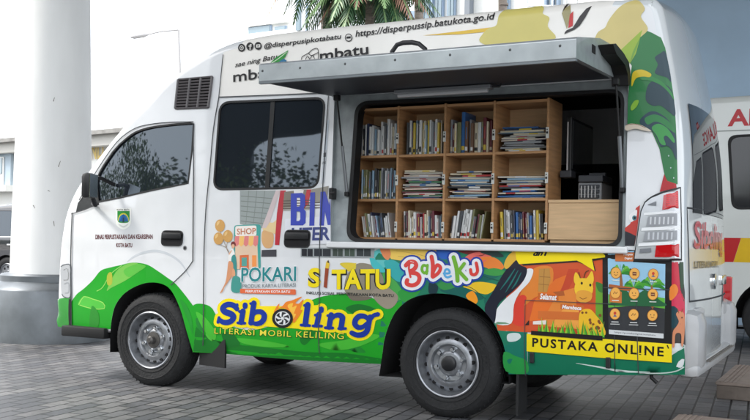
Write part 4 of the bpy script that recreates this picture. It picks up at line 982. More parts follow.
b = MB(); b.box((AX-.12, AY+.04, .34), (AX+.06, AY+AWD-.04, .52), BUMP, bev=.03); b.build("rear_bumper", amb)
b = MB(); b.box((AX+2.9, AY+.35, 2.69), (AX+3.1, AY+AWD-.35, 2.80), LENSR, bev=.03); b.build("light_bar", amb)
# ================================================================== BLACK CAR behind the column
o = at_depth(2, 240, 18.6); car = empty("parked_car", (o[0], o[1], 0), 0); tag(car, "black car half hidden behind the white column at the left edge", "car")
CB = M("car_black_paint", C(44, 47, 54), .2, coat=1)
cp = [(-3.0, .25)]+crv([(-3.08, .5), (-3.02, .78), (-2.7, .92), (-1.9, 1.03), (-1.45, 1.28), (-.95, 1.56), (-.3, 1.68), (.35, 1.70)], 4)+crv([(.62, 1.64), (.86, 1.42), (1.02, 1.08), (1.10, .85), (1.12, .5)], 4)+[(1.06, .25)]
C_ = Shell(cp, 1.72, r=.09, rear_r=.09, tumble=.30, tz=.98, front_in=0, y0=0, bottom=.3, rear_x=-99)
ca = [arc(.12, .37, .32), arc(-2.30, .37, .32)]
cw1 = crv([(-.32, 1.56), (.30, 1.55), (.46, 1.48), (.60, 1.28), (.64, 1.06)], 3)+[(-.30, 1.04)]; cw2 = [(-.40, 1.56), (-.38, 1.04), (-1.5, 1.02)]+crv([(-1.2, 1.3), (-.85, 1.50)], 2)
C_.sheet("side_body", C_.inset(), ca+[cw1, cw2], CB, car); C_.sheet("far_side", C_.inset(), ca, CB, car, far=True); C_.wrap("roof_and_ends", 0, len(cp)-2, CB, car, .06)
for poly in (cw1, cw2):
    P, T = tri(poly, [], None, .06); w_ = mesh("window", C_.lift(P, .012), T, GLASS, car, True)
b = MB(); C_.wall(b, ca[0], 0, .3, HOLE); C_.wall(b, ca[1], 0, .3, HOLE); b.box((-2.9, .3, .22), (1.0, 1.4, .9), HOLE); b.build("underbody", car)
g = GA(C_, .003); g.p(stroke([(.62, 1.04), (.55, .7), (.38, .62)], .010), HOLE); g.p(stroke([(-.35, 1.58), (-.33, 1.0), (-.36, .35)], .010), HOLE); g.p(stroke([(-.4, 1.035), (.66, 1.05)], .02), CHROME); g.build("panel_gap", car)
b = MB(); b.box((.16, -.03, .87), (.36, .02, .905), CHROME, bev=.01); b.box((-.85, -.03, .86), (-.65, .02, .895), CHROME, bev=.01); b.build("door_handle", car)
b = MB(); b.box((.88, .02, .9), (1.08, .3, 1.06), LENSR, bev=.02); b.build("tail_light", car)
for x in (.12, -2.30): simple_wheel(car, x, .02, .33); simple_wheel(car, x, 1.70, .33, True)
# ================================================================== VINYL WRAP
g_poly0 = None
YEL = (246, 222, 20); NAVY = (14, 52, 150); DG = (12, 96, 74); LG = (26, 160, 34); BK = (28, 28, 30); WH = (236, 238, 240)
def Z(ox, oy, k): return lambda pts: [(ox+x/k, oy+y/k) for x, y in pts]
CUT = [archF, archR]
# --- green waves along the sill
g = G(V_, .0012); LOW = 362
g.poly([(71.6, 327.5)]+crv([(71.8, 301), (77, 294), (84, 288.5), (93, 280), (101, 270.5), (112, 267), (121, 265), (133, 262.5), (147, 264.5), (158, 271), (168, 278), (176, 284), (186, 296), (193.5, 306)], 4)+[(193.5, 352), (110, 352), (111, 329)], LG, [archF])
g.poly([(193.5, 352)]+crv([(193.5, 305), (198, 303.5), (206, 304.5), (212, 308), (217, 316), (226, 324), (250, 330), (275, 324), (295, 312), (308, 302), (322, 296.5), (340, 294), (360, 294), (378, 300), (392, 304), (402, 300)], 4)+[(402, 330), (385, 360)], LG, [archF, archR])
g.poly([(193.5, 351)]+crv([(196, 326), (210, 338), (235, 344), (270, 348), (310, 352), (345, 353), (385, 359)], 4)+[(384, 364), (300, 360)], (14, 120, 34), CUT)
g.curve([(210, 330), (216, 336), (212, 341), (206, 335)], (80, 190, 60)); g.curve([(300, 338), (312, 328), (316, 332), (305, 345)], (14, 120, 34)); g.curve([(196, 318), (203, 322), (205, 331), (198, 328)], (30, 130, 48))
g.curve([(226, 331), (232, 335), (235, 342), (228, 340)], (28, 132, 46)); g.curve([(340, 336), (352, 341), (366, 352), (350, 350)], (28, 136, 46))
g.curve([(116, 272), (127, 264), (137, 263), (141, 269), (128, 279), (117, 285), (111, 288), (107, 290)], (118, 190, 80), cuts=[archF])
g.curve([(84, 296), (92, 299), (103, 302.5), (104.5, 308.5), (93, 308), (83, 306), (78, 304)], (78, 186, 62)); g.line([(79, 304.5), (84, 296.5), (93, 299), (103, 302.5), (104.5, 308.5), (92, 308.5), (80, 305)], .8, (150, 214, 96), 2)
g.line([(97, 291), (103, 287), (111, 274), (122, 265.5)], .8, (140, 208, 96)); g.curve([(108, 274), (111, 272), (112.5, 276), (112, 284), (108, 285), (107, 279)], (170, 180, 60)); g.curve([(124, 270), (137, 264), (146, 266), (140, 271), (129, 277)], (90, 184, 66), cuts=[archF])
g.curve([(92, 306), (99, 314), (98, 327), (90, 327)], (40, 140, 42)); g.curve([(180, 300), (186, 304), (192, 318), (193, 334), (188, 320)], (30, 146, 44), cuts=[archF])
for pts in ([(196, 312), (206, 318), (216, 332), (214, 340), (204, 330)], [(236, 338), (262, 340), (290, 346), (270, 347), (246, 344)], [(318, 344), (344, 340), (366, 334), (380, 336), (360, 346), (336, 350)]): g.curve(pts, (70, 184, 52), cuts=CUT)
for pts in ([(222, 334), (232, 333), (240, 344), (228, 346)], [(346, 308), (358, 304), (374, 308), (384, 318), (368, 318), (354, 314)]): g.curve(pts, (12, 112, 36), cuts=CUT)
g.build("wave_graphic", van)
# --- crest and lettering on the cab door
g = G(V_, .0012)
g.poly([(115.8, 208.5), (131.2, 208.5)]+crv([(131.2, 220), (130, 225.5), (123.5, 229.5), (117, 225.5), (115.8, 220)], 4), (236, 238, 232)); g.poly([(117.5, 211), (129.8, 211)]+crv([(129.8, 220), (128, 222.5), (123.6, 223), (119, 222.5), (117.5, 220)], 3), (40, 140, 60))
g.poly(ell(123.6, 221, 5.6, 8, 16, math.pi, 2*math.pi), (206, 196, 60)); g.poly(ell(123.6, 221.2, 4.8, 6.8, 16, math.pi, 2*math.pi), (26, 120, 170)); g.poly([(119.5, 221.5), (121.8, 216.5), (123.6, 214), (125.4, 216.5), (127.8, 221.5)], (20, 84, 150)); g.poly([(122.6, 222.6), (123.1, 217.5), (124.1, 217.5), (124.6, 222.6)], (22, 60, 60)); g.curve([(118.5, 223.5), (123.6, 226), (128.6, 223.5), (127, 226), (123.6, 227.6), (120, 226)], (206, 208, 204))
g.text("KOTA BATU", (117, 210.6), (130, 210.6), (117, 208.9), (60, 60, 64), .02)
g.build("crest", van)
g = G(V_, .0014); MAR = (96, 44, 46)
g.text("DINAS PERPUSTAKAAN DAN KEARSIPAN", (95.5, 239.2), (152.8, 239), (95.5, 234.6), MAR, .03); g.text("KOTA BATU", (116.3, 247.2), (132.4, 247.4), (116.3, 243), MAR, .03)
g.build("door_lettering", van)
g = G(V_, .0010); g.line([(127, 262), (134, 256.5), (144, 252.5), (157, 251), (170, 255), (181, 263), (190, 277)], [.5, 2.0, 2.6, 2.6, 2.2, .6], M("painted_crease", C(198, 203, 208), .2, coat=1), 4); g.build("painted_crease", van)  # flat grey line painted for the light along the fender crease
# --- roof lettering
g = G(V_, .0050, .0001)
for u, v, kind in ((242, 48.2, 0), (250.3, 46.8, 1), (258.6, 46.3, 2)):
    g.poly(ell(u, v, 3.6, 3.9, 22), BK)
    if kind == 0: g.poly(ell(u, v, 2.1, 2.3, 18), (205, 203, 198)); g.poly(ell(u, v, 1.4, 1.6, 16), BK); g.poly(ell(u, v, .7, .8, 10), (205, 203, 198))
    if kind == 1: g.poly([(u-.3, v+3.7), (u-.3, v+.2), (u-1.3, v+.2), (u-1.3, v-.8), (u-.3, v-.8), (u-.1, v-2), (u+1.8, v-2.6), (u+1.8, v-1.5), (u+.8, v-1.2), (u+.8, v-.8), (u+1.9, v-.9), (u+1.7, v+.1), (u+.8, v+.2), (u+.8, v+3.5)], (215, 213, 208))
    if kind == 2: g.poly(rrect([(u-2.1, v-1.4), (u+2.1, v-1.7), (u+2.1, v+1.5), (u-2.1, v+1.8)], .6), (215, 213, 208)); g.poly([(u-.6, v-.9), (u+1, v), (u-.6, v+1)], BK)
g.text("@disperpusipkotabatu", (265, 50.2), (342.3, 40.6), (264.2, 43.6), BK, .016, .25)
u, v = 349, 38; g.poly(ell(u, v, 3.7, 4, 22), BK); g.poly(ell(u, v, 2.9, 3.2, 20), (215, 213, 208)); g.poly([(u-2.2, v-.9), (u+2.2, v-1.3), (u+2.2, v+.9), (u-2.2, v+1.2)], BK)
g.text("https://disperpussip.batukota.go.id", (356.2, 39.3), (496.2, 21.6), (355.2, 31.2), BK, .016, .25)
g.text("sae ning Batu", (235.5, 69.2), (278, 60.5), (235.3, 63), BK, .012, .3); g.text("mbatu", (233.8, 82.6), (283, 76.2), (233.6, 72), BK, .012)
g.poly([(271, 63), (277, 57.5), (289, 50.5), (286, 57), (282, 61.5), (275, 63.5)], (46, 140, 60)); g.line([(272, 63.5), (279, 59), (287, 52.5)], .7, (200, 220, 190)); g.curve([(280, 62), (284, 59.5), (287, 61), (285, 64), (280, 65)], (40, 110, 150))
g.text("mbatu", (320.5, 61.5), (369, 54.5), (320.2, 51), BK, .018)
for ln in ([(302, 60), (303, 57), (309, 53.5), (313, 50), (318, 49), (319, 55), (318.5, 60)], [(306, 60), (308, 56.5), (310.5, 60)], [(311, 59), (313, 55.5), (315, 59)], [(309, 53.5), (312, 56), (318.5, 53)]): g.line(ln, .7, BK, 3)
g.build("roof_lettering", van)
g = G(V_, .0030)
g.poly([(423, 35.8), (445, 33.2), (470, 30.2), (496.5, 27), (493, 31.5), (460, 34.6)], (222, 184, 60))
g.curve([(480, 42), (484, 33), (489, 28.5), (496.5, 25.5), (499, 16), (505, 10.5), (513, 8.5), (528, 7), (541, 5.5), (544, 9), (543, 14), (549.5, 18), (548, 27), (556, 38), (540, 44), (500, 48)], (206, 194, 112))
g.curve([(594, 50), (597, 34), (605, 28), (608, 22), (612, 16), (619, 8), (627, 3), (638, 1), (645, 9), (641, 17), (648, 29), (640, 38), (621, 54), (610, 60)], (206, 190, 122))
g.build("cloud_graphic", van)
g = G(V_, .0042)
g.poly([(564.5, 34.5), (570, 32), (575, 29.8), (580, 26), (586, 17), (592, 6.5), (586.5, 9), (580, 16.5), (575.5, 24), (573, 28), (567, 30.5), (565, 32.5)], (40, 36, 36)); g.poly([(567, 29.5), (562, 13.5), (565, 9), (570.5, 5.5), (571, 12), (569, 22)], (158, 150, 108)); g.poly([(568.5, 28.5), (570, 15), (573.5, 11.5), (573, 26)], (196, 44, 44))
for k in range(4): g.line([(563+k*1.2, 12-k*1.6), (565.5+k*1.3, 6.5-k*.9)], .7, (60, 50, 40), 0)
g.build("bird_emblem", van)
# --- mountain on the rear quarter
g = G(V_, .0030, .0005)
HC = [hatch]
rim = [(661, 38), (665, 48), (668.6, 66), (671, 80), (674, 100), (675.8, 125), (676.8, 150), (677.5, 184)]
g.poly([(643, 29.5), (652, 33), (661, 38)]+rim+[(668, 188), (664, 172), (659.5, 149), (652, 132), (640, 128), (626, 124), (629, 88), (632, 66), (627, 58), (619, 51)], (36, 118, 62), HC)
g.poly([(642.5, 30), (639, 43), (636, 54), (630, 64), (626.5, 58), (619, 52)], (150, 180, 56)); g.poly([(641, 36), (637, 48), (632, 60), (630, 63), (633, 52)], (110, 160, 60))
g.curve([(655, 58), (660, 54), (665, 52), (668.5, 66), (671, 82), (667, 78), (661, 76), (655, 73), (658, 65)], (30, 62, 74)); g.curve([(648, 86), (655, 81), (664, 84), (671, 90), (674, 103), (675, 116), (669, 112), (661, 106), (653, 106), (646, 100)], (28, 60, 72))
g.curve([(640, 74), (650, 76), (662, 82), (671, 92), (673.5, 100), (668, 92), (660, 85), (650, 81), (641, 80)], (46, 134, 66))
g.curve([(632, 78), (634, 72), (642, 70), (651, 74), (650, 77.5), (643, 77), (636, 79), (632, 87)], (212, 188, 30)); g.curve([(631, 107), (635, 101), (639, 101), (637, 107), (632, 111)], (130, 180, 50))
g.curve([(640, 121), (648, 113), (656, 112), (666, 118), (672, 126), (675.5, 136), (676.5, 160), (672, 150), (667, 146), (661, 147), (657, 138), (652, 131), (644, 128)], (28, 62, 76))
g.curve([(645, 119), (653, 115), (662, 117), (671, 124), (675, 133), (670, 130), (662, 124), (655, 122), (648, 125)], (40, 128, 66)); g.curve([(652, 128), (659, 124), (668, 129), (674.5, 139), (674, 143), (667, 136), (664, 138), (666, 145), (661, 144), (657, 136)], (58, 152, 74))
for u, v in ((671, 168), (669, 156), (674, 178)): g.poly(ell(u, v, .6, .8, 8), (190, 210, 210))
g.poly([(664.5, 174), (667.5, 181), (676.5, 184), (677, 188), (664, 191), (660, 192)], (176, 26, 34)); g.build("mountain_graphic", van)
g = G(V_, .0150); g.curve([(626, 126), (633, 124), (643, 126), (652, 131.5), (645, 131), (636, 129), (627, 131)], (214, 202, 184)); g.line([(627, 125.5), (636, 124.5), (646, 128)], .5, (120, 70, 40)); g.build("torn_vinyl", van)
g = G(V_, .0014); g.poly([(625, 236), (625, 228), (630, 224), (633, 218), (636, 208), (640, 205), (639.5, 212), (637, 232), (634.5, 246), (625, 246)], (192, 60, 52)); g.curve([(629, 216), (633, 212), (637, 210), (636, 218), (631, 222)], (236, 236, 236)); g.poly(ell(634.5, 218, 2.3, 2.6, 14), (70, 130, 140)); g.poly(ell(634.7, 218, 1.2, 1.5, 12), BK); g.poly([(625, 231), (630, 233), (636, 236), (634.5, 246), (625, 246)], (40, 40, 48)); g.build("figure_graphic", van)
# --- pictures behind the sliding-door handle
g = G(V_, .0012)
g.poly([(240, 190.5), (276, 190.5), (264, 228), (256, 228), (240, 224)], (152, 160, 158))
for k in range(6): g.line([(241, 196+k*5), (272-k*1.8, 198.5+k*5)], .7, (118, 126, 122), 0)
for k in range(3): g.line([(249+k*8, 191), (246+k*7.5, 224)], .5, (126, 134, 130), 0)
g.poly([(276, 190.5), (280.5, 190.5), (270, 222), (266, 228), (262, 228)], (206, 190, 190)); g.poly([(280.5, 190.5), (286, 190.5), (283, 212), (279.5, 245), (275, 245), (277, 214)], (186, 50, 62))
g.poly([(284.5, 192), (304, 189.5), (307.5, 189.5), (310, 209), (283, 209)], (128, 120, 108)); g.poly([(284, 208), (311, 206), (311, 210), (283.5, 211)], (170, 168, 160)); g.poly([(307, 189.5), (311.5, 189.5), (308.5, 204), (303, 210)], (192, 62, 70)); g.poly([(294, 190.5), (304, 190), (301, 206), (295, 208)], (230, 228, 226))
for k in range(4): g.line([(283.5, 201+k*2.6), (320, 200+k*2.6)], .9, (92, 78, 74), 0)
g.poly([(311.5, 189.5), (329, 186), (327, 200), (321, 202), (311, 203)], (150, 146, 136)); g.poly([(327, 121), (329, 120), (327, 150), (323.6, 151)], (206, 216, 226)); g.poly([(323.6, 151), (327, 150), (324.5, 183), (321, 184)], (200, 206, 212)); g.poly(rrect([(323.8, 153), (326.4, 152.6), (326.2, 157), (323.6, 157.3)], .6), (90, 92, 96)); g.text("LITERASI", (322.4, 164.5), (326, 164), (322.5, 162), (60, 62, 68), .02)  # pale blue patch beside the window is a painted reflection
g.poly([(285.5, 219), (331, 216), (331, 244), (285, 245)], (222, 224, 230)); g.poly([(301, 247.6), (375, 248), (374, 258), (301, 257)], (150, 156, 158))
for a_, c_, q in ((302, 313, (40, 42, 48)), (314.5, 331, (50, 54, 60)), (333, 343, (66, 76, 70)), (345, 355, (70, 84, 74)), (357, 371, (56, 62, 64))):
    g.poly([(a_, 248.8), (c_, 249), (c_, 256.4), (a_, 256)], q); g.line([((a_+c_)/2, 249), ((a_+c_)/2, 256)], .6, (140, 146, 148), 0)
g.build("photo_graphic", van)
g = G(V_, .0050); BLU = (58, 72, 176)
B_ = Z(270, 180, 6)
g.poly(B_([(128, 82), (195, 78), (212, 92), (214, 150), (204, 172), (217, 190), (216, 258), (200, 273), (126, 273)]), BLU, [S(B_([(163, 108), (180, 107), (184, 116), (184, 146), (178, 160), (163, 161)])), S(B_([(162, 190), (178, 189), (184, 198), (184, 236), (177, 246), (161, 247)]))])
g.poly(B_([(244, 76), (273, 74), (268, 274), (238, 275)]), BLU)
g.poly(B_([(306, 72), (334, 70), (358, 150), (364, 90), (366, 270), (348, 270), (332, 190), (326, 274), (299, 274)]), BLU)
g.build("large_lettering", van)
g = G(V_, .0050); g.text("LITER", (291.5, 241), (330.3, 240.2), (292.2, 228), (64, 74, 128), .03); g.build("small_lettering", van)
# --- shop phone, balloons and reader
g = G(V_, .0020)
P_ = Z(210, 200, 4.2)
g.curve(P_([(230, 88), (262, 96), (282, 84), (291, 118), (288, 148), (262, 138), (240, 132), (222, 126)]), (226, 200, 150)); g.curve(P_([(222, 130), (250, 134), (268, 146), (262, 196), (232, 200), (218, 172)]), (214, 168, 118)); g.poly(P_([(218, 210), (280, 208), (280, 238), (216, 238)]), (70, 70, 76))
g.poly(rrect(P_([(102, 106), (214, 102), (214, 290), (102, 292)]), 3), (70, 160, 152)); g.poly(rrect(P_([(107, 110), (196, 107), (196, 150), (107, 152)]), 2), (240, 232, 224)); g.poly(P_([(108, 152), (200, 150), (204, 290), (108, 290)]), (226, 196, 168))
for k in range(5):
    a = 100+k*20; g.poly(P_([(a+6, 152), (a+24, 151), (a+22, 186), (a+12, 196), (a+2, 186)]), ((222, 130, 128), (240, 190, 110))[k % 2])
g.text("SHOP", P_([(114, 146)])[0], P_([(194, 143)])[0], P_([(114, 120)])[0], (196, 128, 96), .02)
g.poly(P_([(126, 232), (164, 230), (164, 292), (126, 292)]), (216, 110, 64)); g.poly(P_([(134, 242), (156, 241), (156, 278), (134, 278)]), (90, 160, 150)); g.poly(P_([(178, 232), (196, 232), (196, 280), (178, 280)]), (240, 150, 80))
for (x, y) in ((43, 108), (76, 152), (37, 162)):
    g.poly(ell(210+x/4.2, 200+y/4.2, 4.9, 6.2, 20), (206, 158, 92)); g.curve(P_([(x-12, y-14), (x-2, y-20), (x-4, y-8), (x-13, y)]), (226, 190, 128)); g.line(P_([(x, y+24), (70, 200), (82, 226)]), .5, (150, 130, 110), 2)
g.poly(ell(233.6, 244.5, 2.5, 3.1, 14), (120, 58, 56)); g.poly(ell(233.4, 246.2, 1.7, 2.1, 12), (222, 172, 140))
g.curve(P_([(92, 206), (104, 216), (106, 250), (96, 268), (82, 262), (78, 236)]), (236, 234, 230)); g.curve(P_([(92, 240), (108, 232), (114, 280), (110, 330), (96, 330), (92, 290)]), (60, 140, 136)); g.curve(P_([(80, 258), (98, 266), (96, 310), (76, 346), (62, 366), (54, 384), (44, 390), (66, 346), (74, 300)]), (214, 150, 110)); g.curve(P_([(96, 290), (106, 296), (108, 330), (104, 356), (112, 372), (98, 374), (94, 340)]), (222, 160, 120))
g.curve(P_([(100, 320), (130, 330), (130, 384), (96, 386), (90, 360)]), (70, 150, 140)); g.line(P_([(82, 228), (92, 212)]), 1.2, (222, 172, 140), 0)
g.build("reader_graphic", van)
g = G(V_, .0050); TEAL = (38, 132, 136)
g.text("POKARI", (241, 282.5), (297, 281.5), (241.2, 267), WH, .045); g.text("POKARI", (241.6, 282), (296.5, 281), (241.8, 267.6), TEAL, .018)
g.text("PRODUK KARYA LITERASI", (243, 288), (296, 286.8), (243, 284.2), (130, 140, 144), .01); g.poly(rrect([(240.5, 288.6), (296, 289.2), (296.3, 294.6), (240.5, 293.2)], 1), (224, 108, 66)); g.text("PERPUSTAKAAN KOTA BATU", (246, 292.4), (290.5, 292.9), (246, 289.9), WH, .02)
g.build("shop_lettering", van)
# --- stones and leaves round the second logo
g = G(V_, .0030)
g.curve([(352, 268), (360, 263), (372, 265), (380, 271), (384, 282), (378, 292), (366, 297), (353, 297), (345, 291), (346, 278)], (142, 134, 118)); g.curve([(372, 292), (384, 285), (392, 290), (398, 296), (396, 304), (388, 309), (378, 303)], (150, 140, 124)); g.curve([(347, 292), (360, 296), (372, 297), (366, 300), (352, 300)], (112, 104, 92))
g.curve([(340, 264), (346, 262.5), (356, 264), (354, 272), (348, 270)], (214, 196, 60)); g.poly([(341, 263.5), (357, 263), (349, 272)], (222, 196, 60)); g.curve([(370, 255), (378, 262), (386, 271), (380, 272), (372, 266)], (70, 186, 190)); g.build("stone_graphic", van)
g = G(V_, .0046)
def outlined(fn, col, edge, grow):
    fn(edge, grow); fn(col, 0)
for col, bo in ((BK, .075), (YEL, .035)):
    g.text("S", (308.4-.2, 287.6), (321, 287.6), (308.6, 267.8), col, bo); g.text("TATU", (332, 289.6), (391, 289.6), (332, 269.4), col, bo, space=1.03)
g.poly([(324, 287), (325.6, 268), (328.2, 266.5), (329.2, 268), (327.2, 288)], (150, 66, 40)); g.poly([(325.6, 268), (326.6, 262), (328.6, 260), (330, 264.5), (329, 268.6)], (226, 190, 60)); g.poly([(327.5, 262.5), (328.6, 259.8), (329.8, 263)], BK)
g.text("INKLUSI SOSIAL PERPUSTAKAAN KOTA BATU", (306.8, 294), (394, 297), (306.8, 291.2), (34, 40, 40), .02)
g.build("logo_lettering", van)
# --- the big tilted word
Q_ = Z(200, 280, 3.75)
ST = [([(140, 108), (128, 95), (108, 91), (92, 98), (88, 110), (98, 120), (116, 126), (127, 136), (122, 150), (106, 158), (88, 157), (74, 148)], [13, 15, 15, 15, 16, 17, 17, 16, 15, 15, 14, 12]), ([(141, 92), (137, 110)], 8), ([(73, 140), (69, 158)], 8),
      ([(171, 93), (170.9, 99)], 14), ([(150, 118), (167, 117)], 8), ([(163, 116), (156, 158)], 15), ([(144, 160), (170, 161)], 8), ([(192, 88), (209, 88)], 8), ([(204, 86), (193, 160)], 15), ([(199, 130), (214, 119), (233, 120), (243, 133), (239, 150), (226, 161), (209, 163), (196, 156)], [10, 13, 14, 15, 15, 14, 12, 9]),
      ([(394, 95), (411, 93)], 8), ([(406, 92), (397, 165)], 16), ([(381, 168), (413, 170)], 8), ([(457, 108), (456.8, 114)], 14), ([(434, 131), (452, 130)], 8), ([(448, 128), (440, 168)], 15), ([(426, 171), (458, 172)], 8),
      ([(481, 133), (498, 131)], 8), ([(494, 130), (486, 176)], 15), ([(472, 178), (500, 179)], 8), ([(491, 150), (506, 135), (522, 131), (535, 138), (535, 152), (531, 178)], [9, 12, 14, 16, 15, 15]), ([(522, 181), (548, 181)], 8),
      ([(634, 148), (620, 136), (600, 135), (586, 148), (583, 164), (594, 176), (612, 175), (626, 162)], [11, 13, 15, 15, 15, 14, 12, 9]), ([(640, 138), (634, 166), (628, 190), (612, 203), (590, 205), (571, 197)], [14, 15, 15, 15, 14, 13]), ([(640, 146), (654, 132), (669, 128)], [12, 11, 12])]
g = G(V_, .0036)
g.brush([(Q_(pts), ([a*1.4/3.75+6.2 for a in w] if isinstance(w, list) else w*1.35/3.75+6.2)) for pts, w in ST], YEL, 2)
g.poly([(220, 306), (232, 303), (262, 306), (300, 306), (318, 305), (330, 313), (352, 314), (372, 314), (372, 332), (350, 332), (322, 330), (290, 328), (262, 326), (222, 325)], YEL)
g.build("word_outline", van)
g = G(V_, .0055)
g.curve(Q_([(278, 122), (288, 100), (300, 88), (296, 104), (312, 96), (324, 82), (346, 76), (384, 62), (360, 84), (372, 88), (390, 72), (378, 110), (386, 112), (370, 140), (352, 160), (346, 130), (320, 106), (296, 108)]), (236, 132, 40)); g.curve(Q_([(330, 96), (350, 86), (348, 102), (364, 96), (354, 124), (362, 128), (350, 146), (344, 122)]), (246, 190, 70))
for pts, w in ST: g.brush([(Q_(pts), ([a*1.4/3.75 for a in w] if isinstance(w, list) else w*1.35/3.75))], NAVY, 4)
cx, cy = 200+312/3.75, 280+143/3.75
g.poly(ell(cx, cy, 10.4, 9.6, 30), BK); g.poly(ell(cx, cy, 7.6, 7.0, 26), (214, 216, 218)); g.poly(ell(cx, cy, 6.8, 6.2, 24), (44, 46, 50))
for k in range(6):
    a = k*math.pi/3; g.poly([(cx+1.0*math.cos(a-.6), cy+.9*math.sin(a-.6)), (cx+4*math.cos(a-.28), cy+3.7*math.sin(a-.28)), (cx+6.9*math.cos(a+.1), cy+6.3*math.sin(a+.1)), (cx+6.9*math.cos(a+.45), cy+6.3*math.sin(a+.45)), (cx+3.6*math.cos(a+.25), cy+3.3*math.sin(a+.25))], (224, 226, 228))
g.poly(ell(cx, cy, 1.5, 1.4, 12), (224, 226, 228)); g.build("word_lettering", van)
g = G(V_, .0046)
g.text("LITERASI MOBIL KELILING", (214.4, 333.8), (344.3, 339.6), (214.6, 327.2), (20, 60, 30), .035, space=1.16); g.text("LITERASI MOBIL KELILING", (214.8, 333.3), (344, 339), (215, 327.6), (236, 224, 70), .004, space=1.16); g.build("slogan_lettering", van)
# --- jungle over the rear arch
g = G(V_, .0012)
LV = 375.5
g.poly([(384, 246), (512, 248), (512, 330), (508, 345), (378, 345), (384, 305), (372, 262)], (28, 120, 92), [archR, hatch])
g.poly([(372, 252), (384, 247), (392, 250), (392, 262), (384, 268), (376, 262)], (96, 190, 190)); g.curve([(384, 262), (393, 260), (402, 266), (408, 276), (400, 282), (391, 276)], (52, 166, 168)); g.curve([(383, 270), (392, 278), (398, 284), (404, 296), (394, 302), (388, 296), (384, 282)], (72, 164, 76)); g.curve([(398, 292), (410, 288), (420, 290), (416, 296), (404, 302)], (44, 150, 60), cuts=[archR])
g.poly([(387, 247), (440, 248), (437, 258), (420, 262), (404, 261), (391, 259)], (232, 196, 92)); g.curve([(380, 247), (388, 247), (391, 254), (388, 260), (383, 256)], (222, 136, 88)); g.line([(396, 251), (412, 253), (428, 257)], .5, (196, 160, 70)); g.line([(398, 256), (410, 258)], .5, (196, 160, 70))
g.poly(ell(444.5, 250, 8.2, 9.5, 24), (40, 92, 180), [hatch]); g.curve([(455, 249), (470, 248), (486, 250), (482, 256), (466, 254)], (120, 40, 40)); g.curve([(462, 262), (470, 254), (482, 252), (492, 255), (484, 262), (474, 266)], (226, 106, 96)); g.curve([(474, 268), (480, 258), (492, 257), (500, 261), (504, 268), (494, 271), (484, 267), (478, 272)], (230, 128, 50)); g.curve([(480, 252), (494, 250), (504, 256), (496, 257)], (40, 60, 60))
g.curve([(462, 276), (476, 270), (490, 271), (502, 274), (490, 280), (474, 284), (464, 284)], (18, 98, 88)); g.curve([(480, 272), (494, 268), (506, 272), (496, 276)], (60, 150, 70)); g.curve([(462, 288), (476, 282), (490, 283), (497, 286), (488, 294), (476, 292)], (232, 190, 40)); g.curve([(440, 290), (456, 286), (472, 290), (484, 298), (472, 300), (456, 296)], (14, 92, 84), cuts=[archR]); g.curve([(466, 296), (473, 291), (478, 300), (474, 304)], (238, 150, 30), cuts=[archR]); g.curve([(438, 284), (452, 280), (468, 282), (456, 287), (444, 290)], (50, 140, 70), cuts=[archR]); g.curve([(484, 300), (492, 294), (498, 300), (500, 312), (492, 316)], (14, 100, 86), cuts=[archR])
g.curve([(430, 281), (438, 286), (436, 294), (429, 293)], (18, 50, 60), cuts=[archR]); g.line([(470, 268), (484, 276), (500, 281)], .7, (14, 80, 70)); g.line([(460, 285), (472, 288), (486, 299)], .6, (14, 70, 60))
g.build("jungle_graphic", van)
# bubble-letter word with navy and white halo
K_ = Z(380, 240, 6)
BL = [([(182, 130), (176, 170), (186, 222)], 12, 0), ([(158, 152), (178, 132), (208, 132), (220, 152), (206, 176), (186, 186)], 25, 0), ([(190, 196), (224, 202), (240, 226), (228, 258), (196, 272), (164, 262), (166, 240)], 25, 0),
      ([(284, 156), (262, 152), (254, 178), (268, 198), (286, 186)], 17, 1), ([(288, 150), (283, 202)], 15, 1), ([(312, 100), (320, 150), (318, 218)], 24, 0), ([(322, 190), (345, 150), (366, 166), (352, 198), (320, 222)], 21, 0), ([(386, 200), (420, 198), (414, 178), (396, 178), (390, 208), (406, 224), (428, 216)], 13, 2),
      ([(444, 104), (462, 170), (468, 244)], 25, 1), ([(508, 142), (472, 190)], 21, 1), ([(478, 188), (522, 236)], 22, 1), ([(546, 178), (552, 204), (574, 206), (588, 184), (580, 138)], 19, 0)]
COLS = [(216, 66, 62), (112, 176, 50), (88, 168, 220)]
for nm, gr, col, base in (("halo", 9.5, (26, 62, 160), .0042), ("halo", 6.0, (232, 234, 238), .0054), ("letters", 0, None, .0066)):
    if gr == 9.5: g = G(V_, base)
    else: g.o = base
    if col: g.brush([(K_(pts), w/6+gr) for pts, w, c in BL], col, 2)
    else:
        for pts, w, c in BL: g.brush([(K_(pts), w/6)], COLS[c], 3)
g.o = .0084; g.line(K_([(186, 128), (206, 134)]), .8, (240, 190, 188)); g.build("bubble_lettering", van)
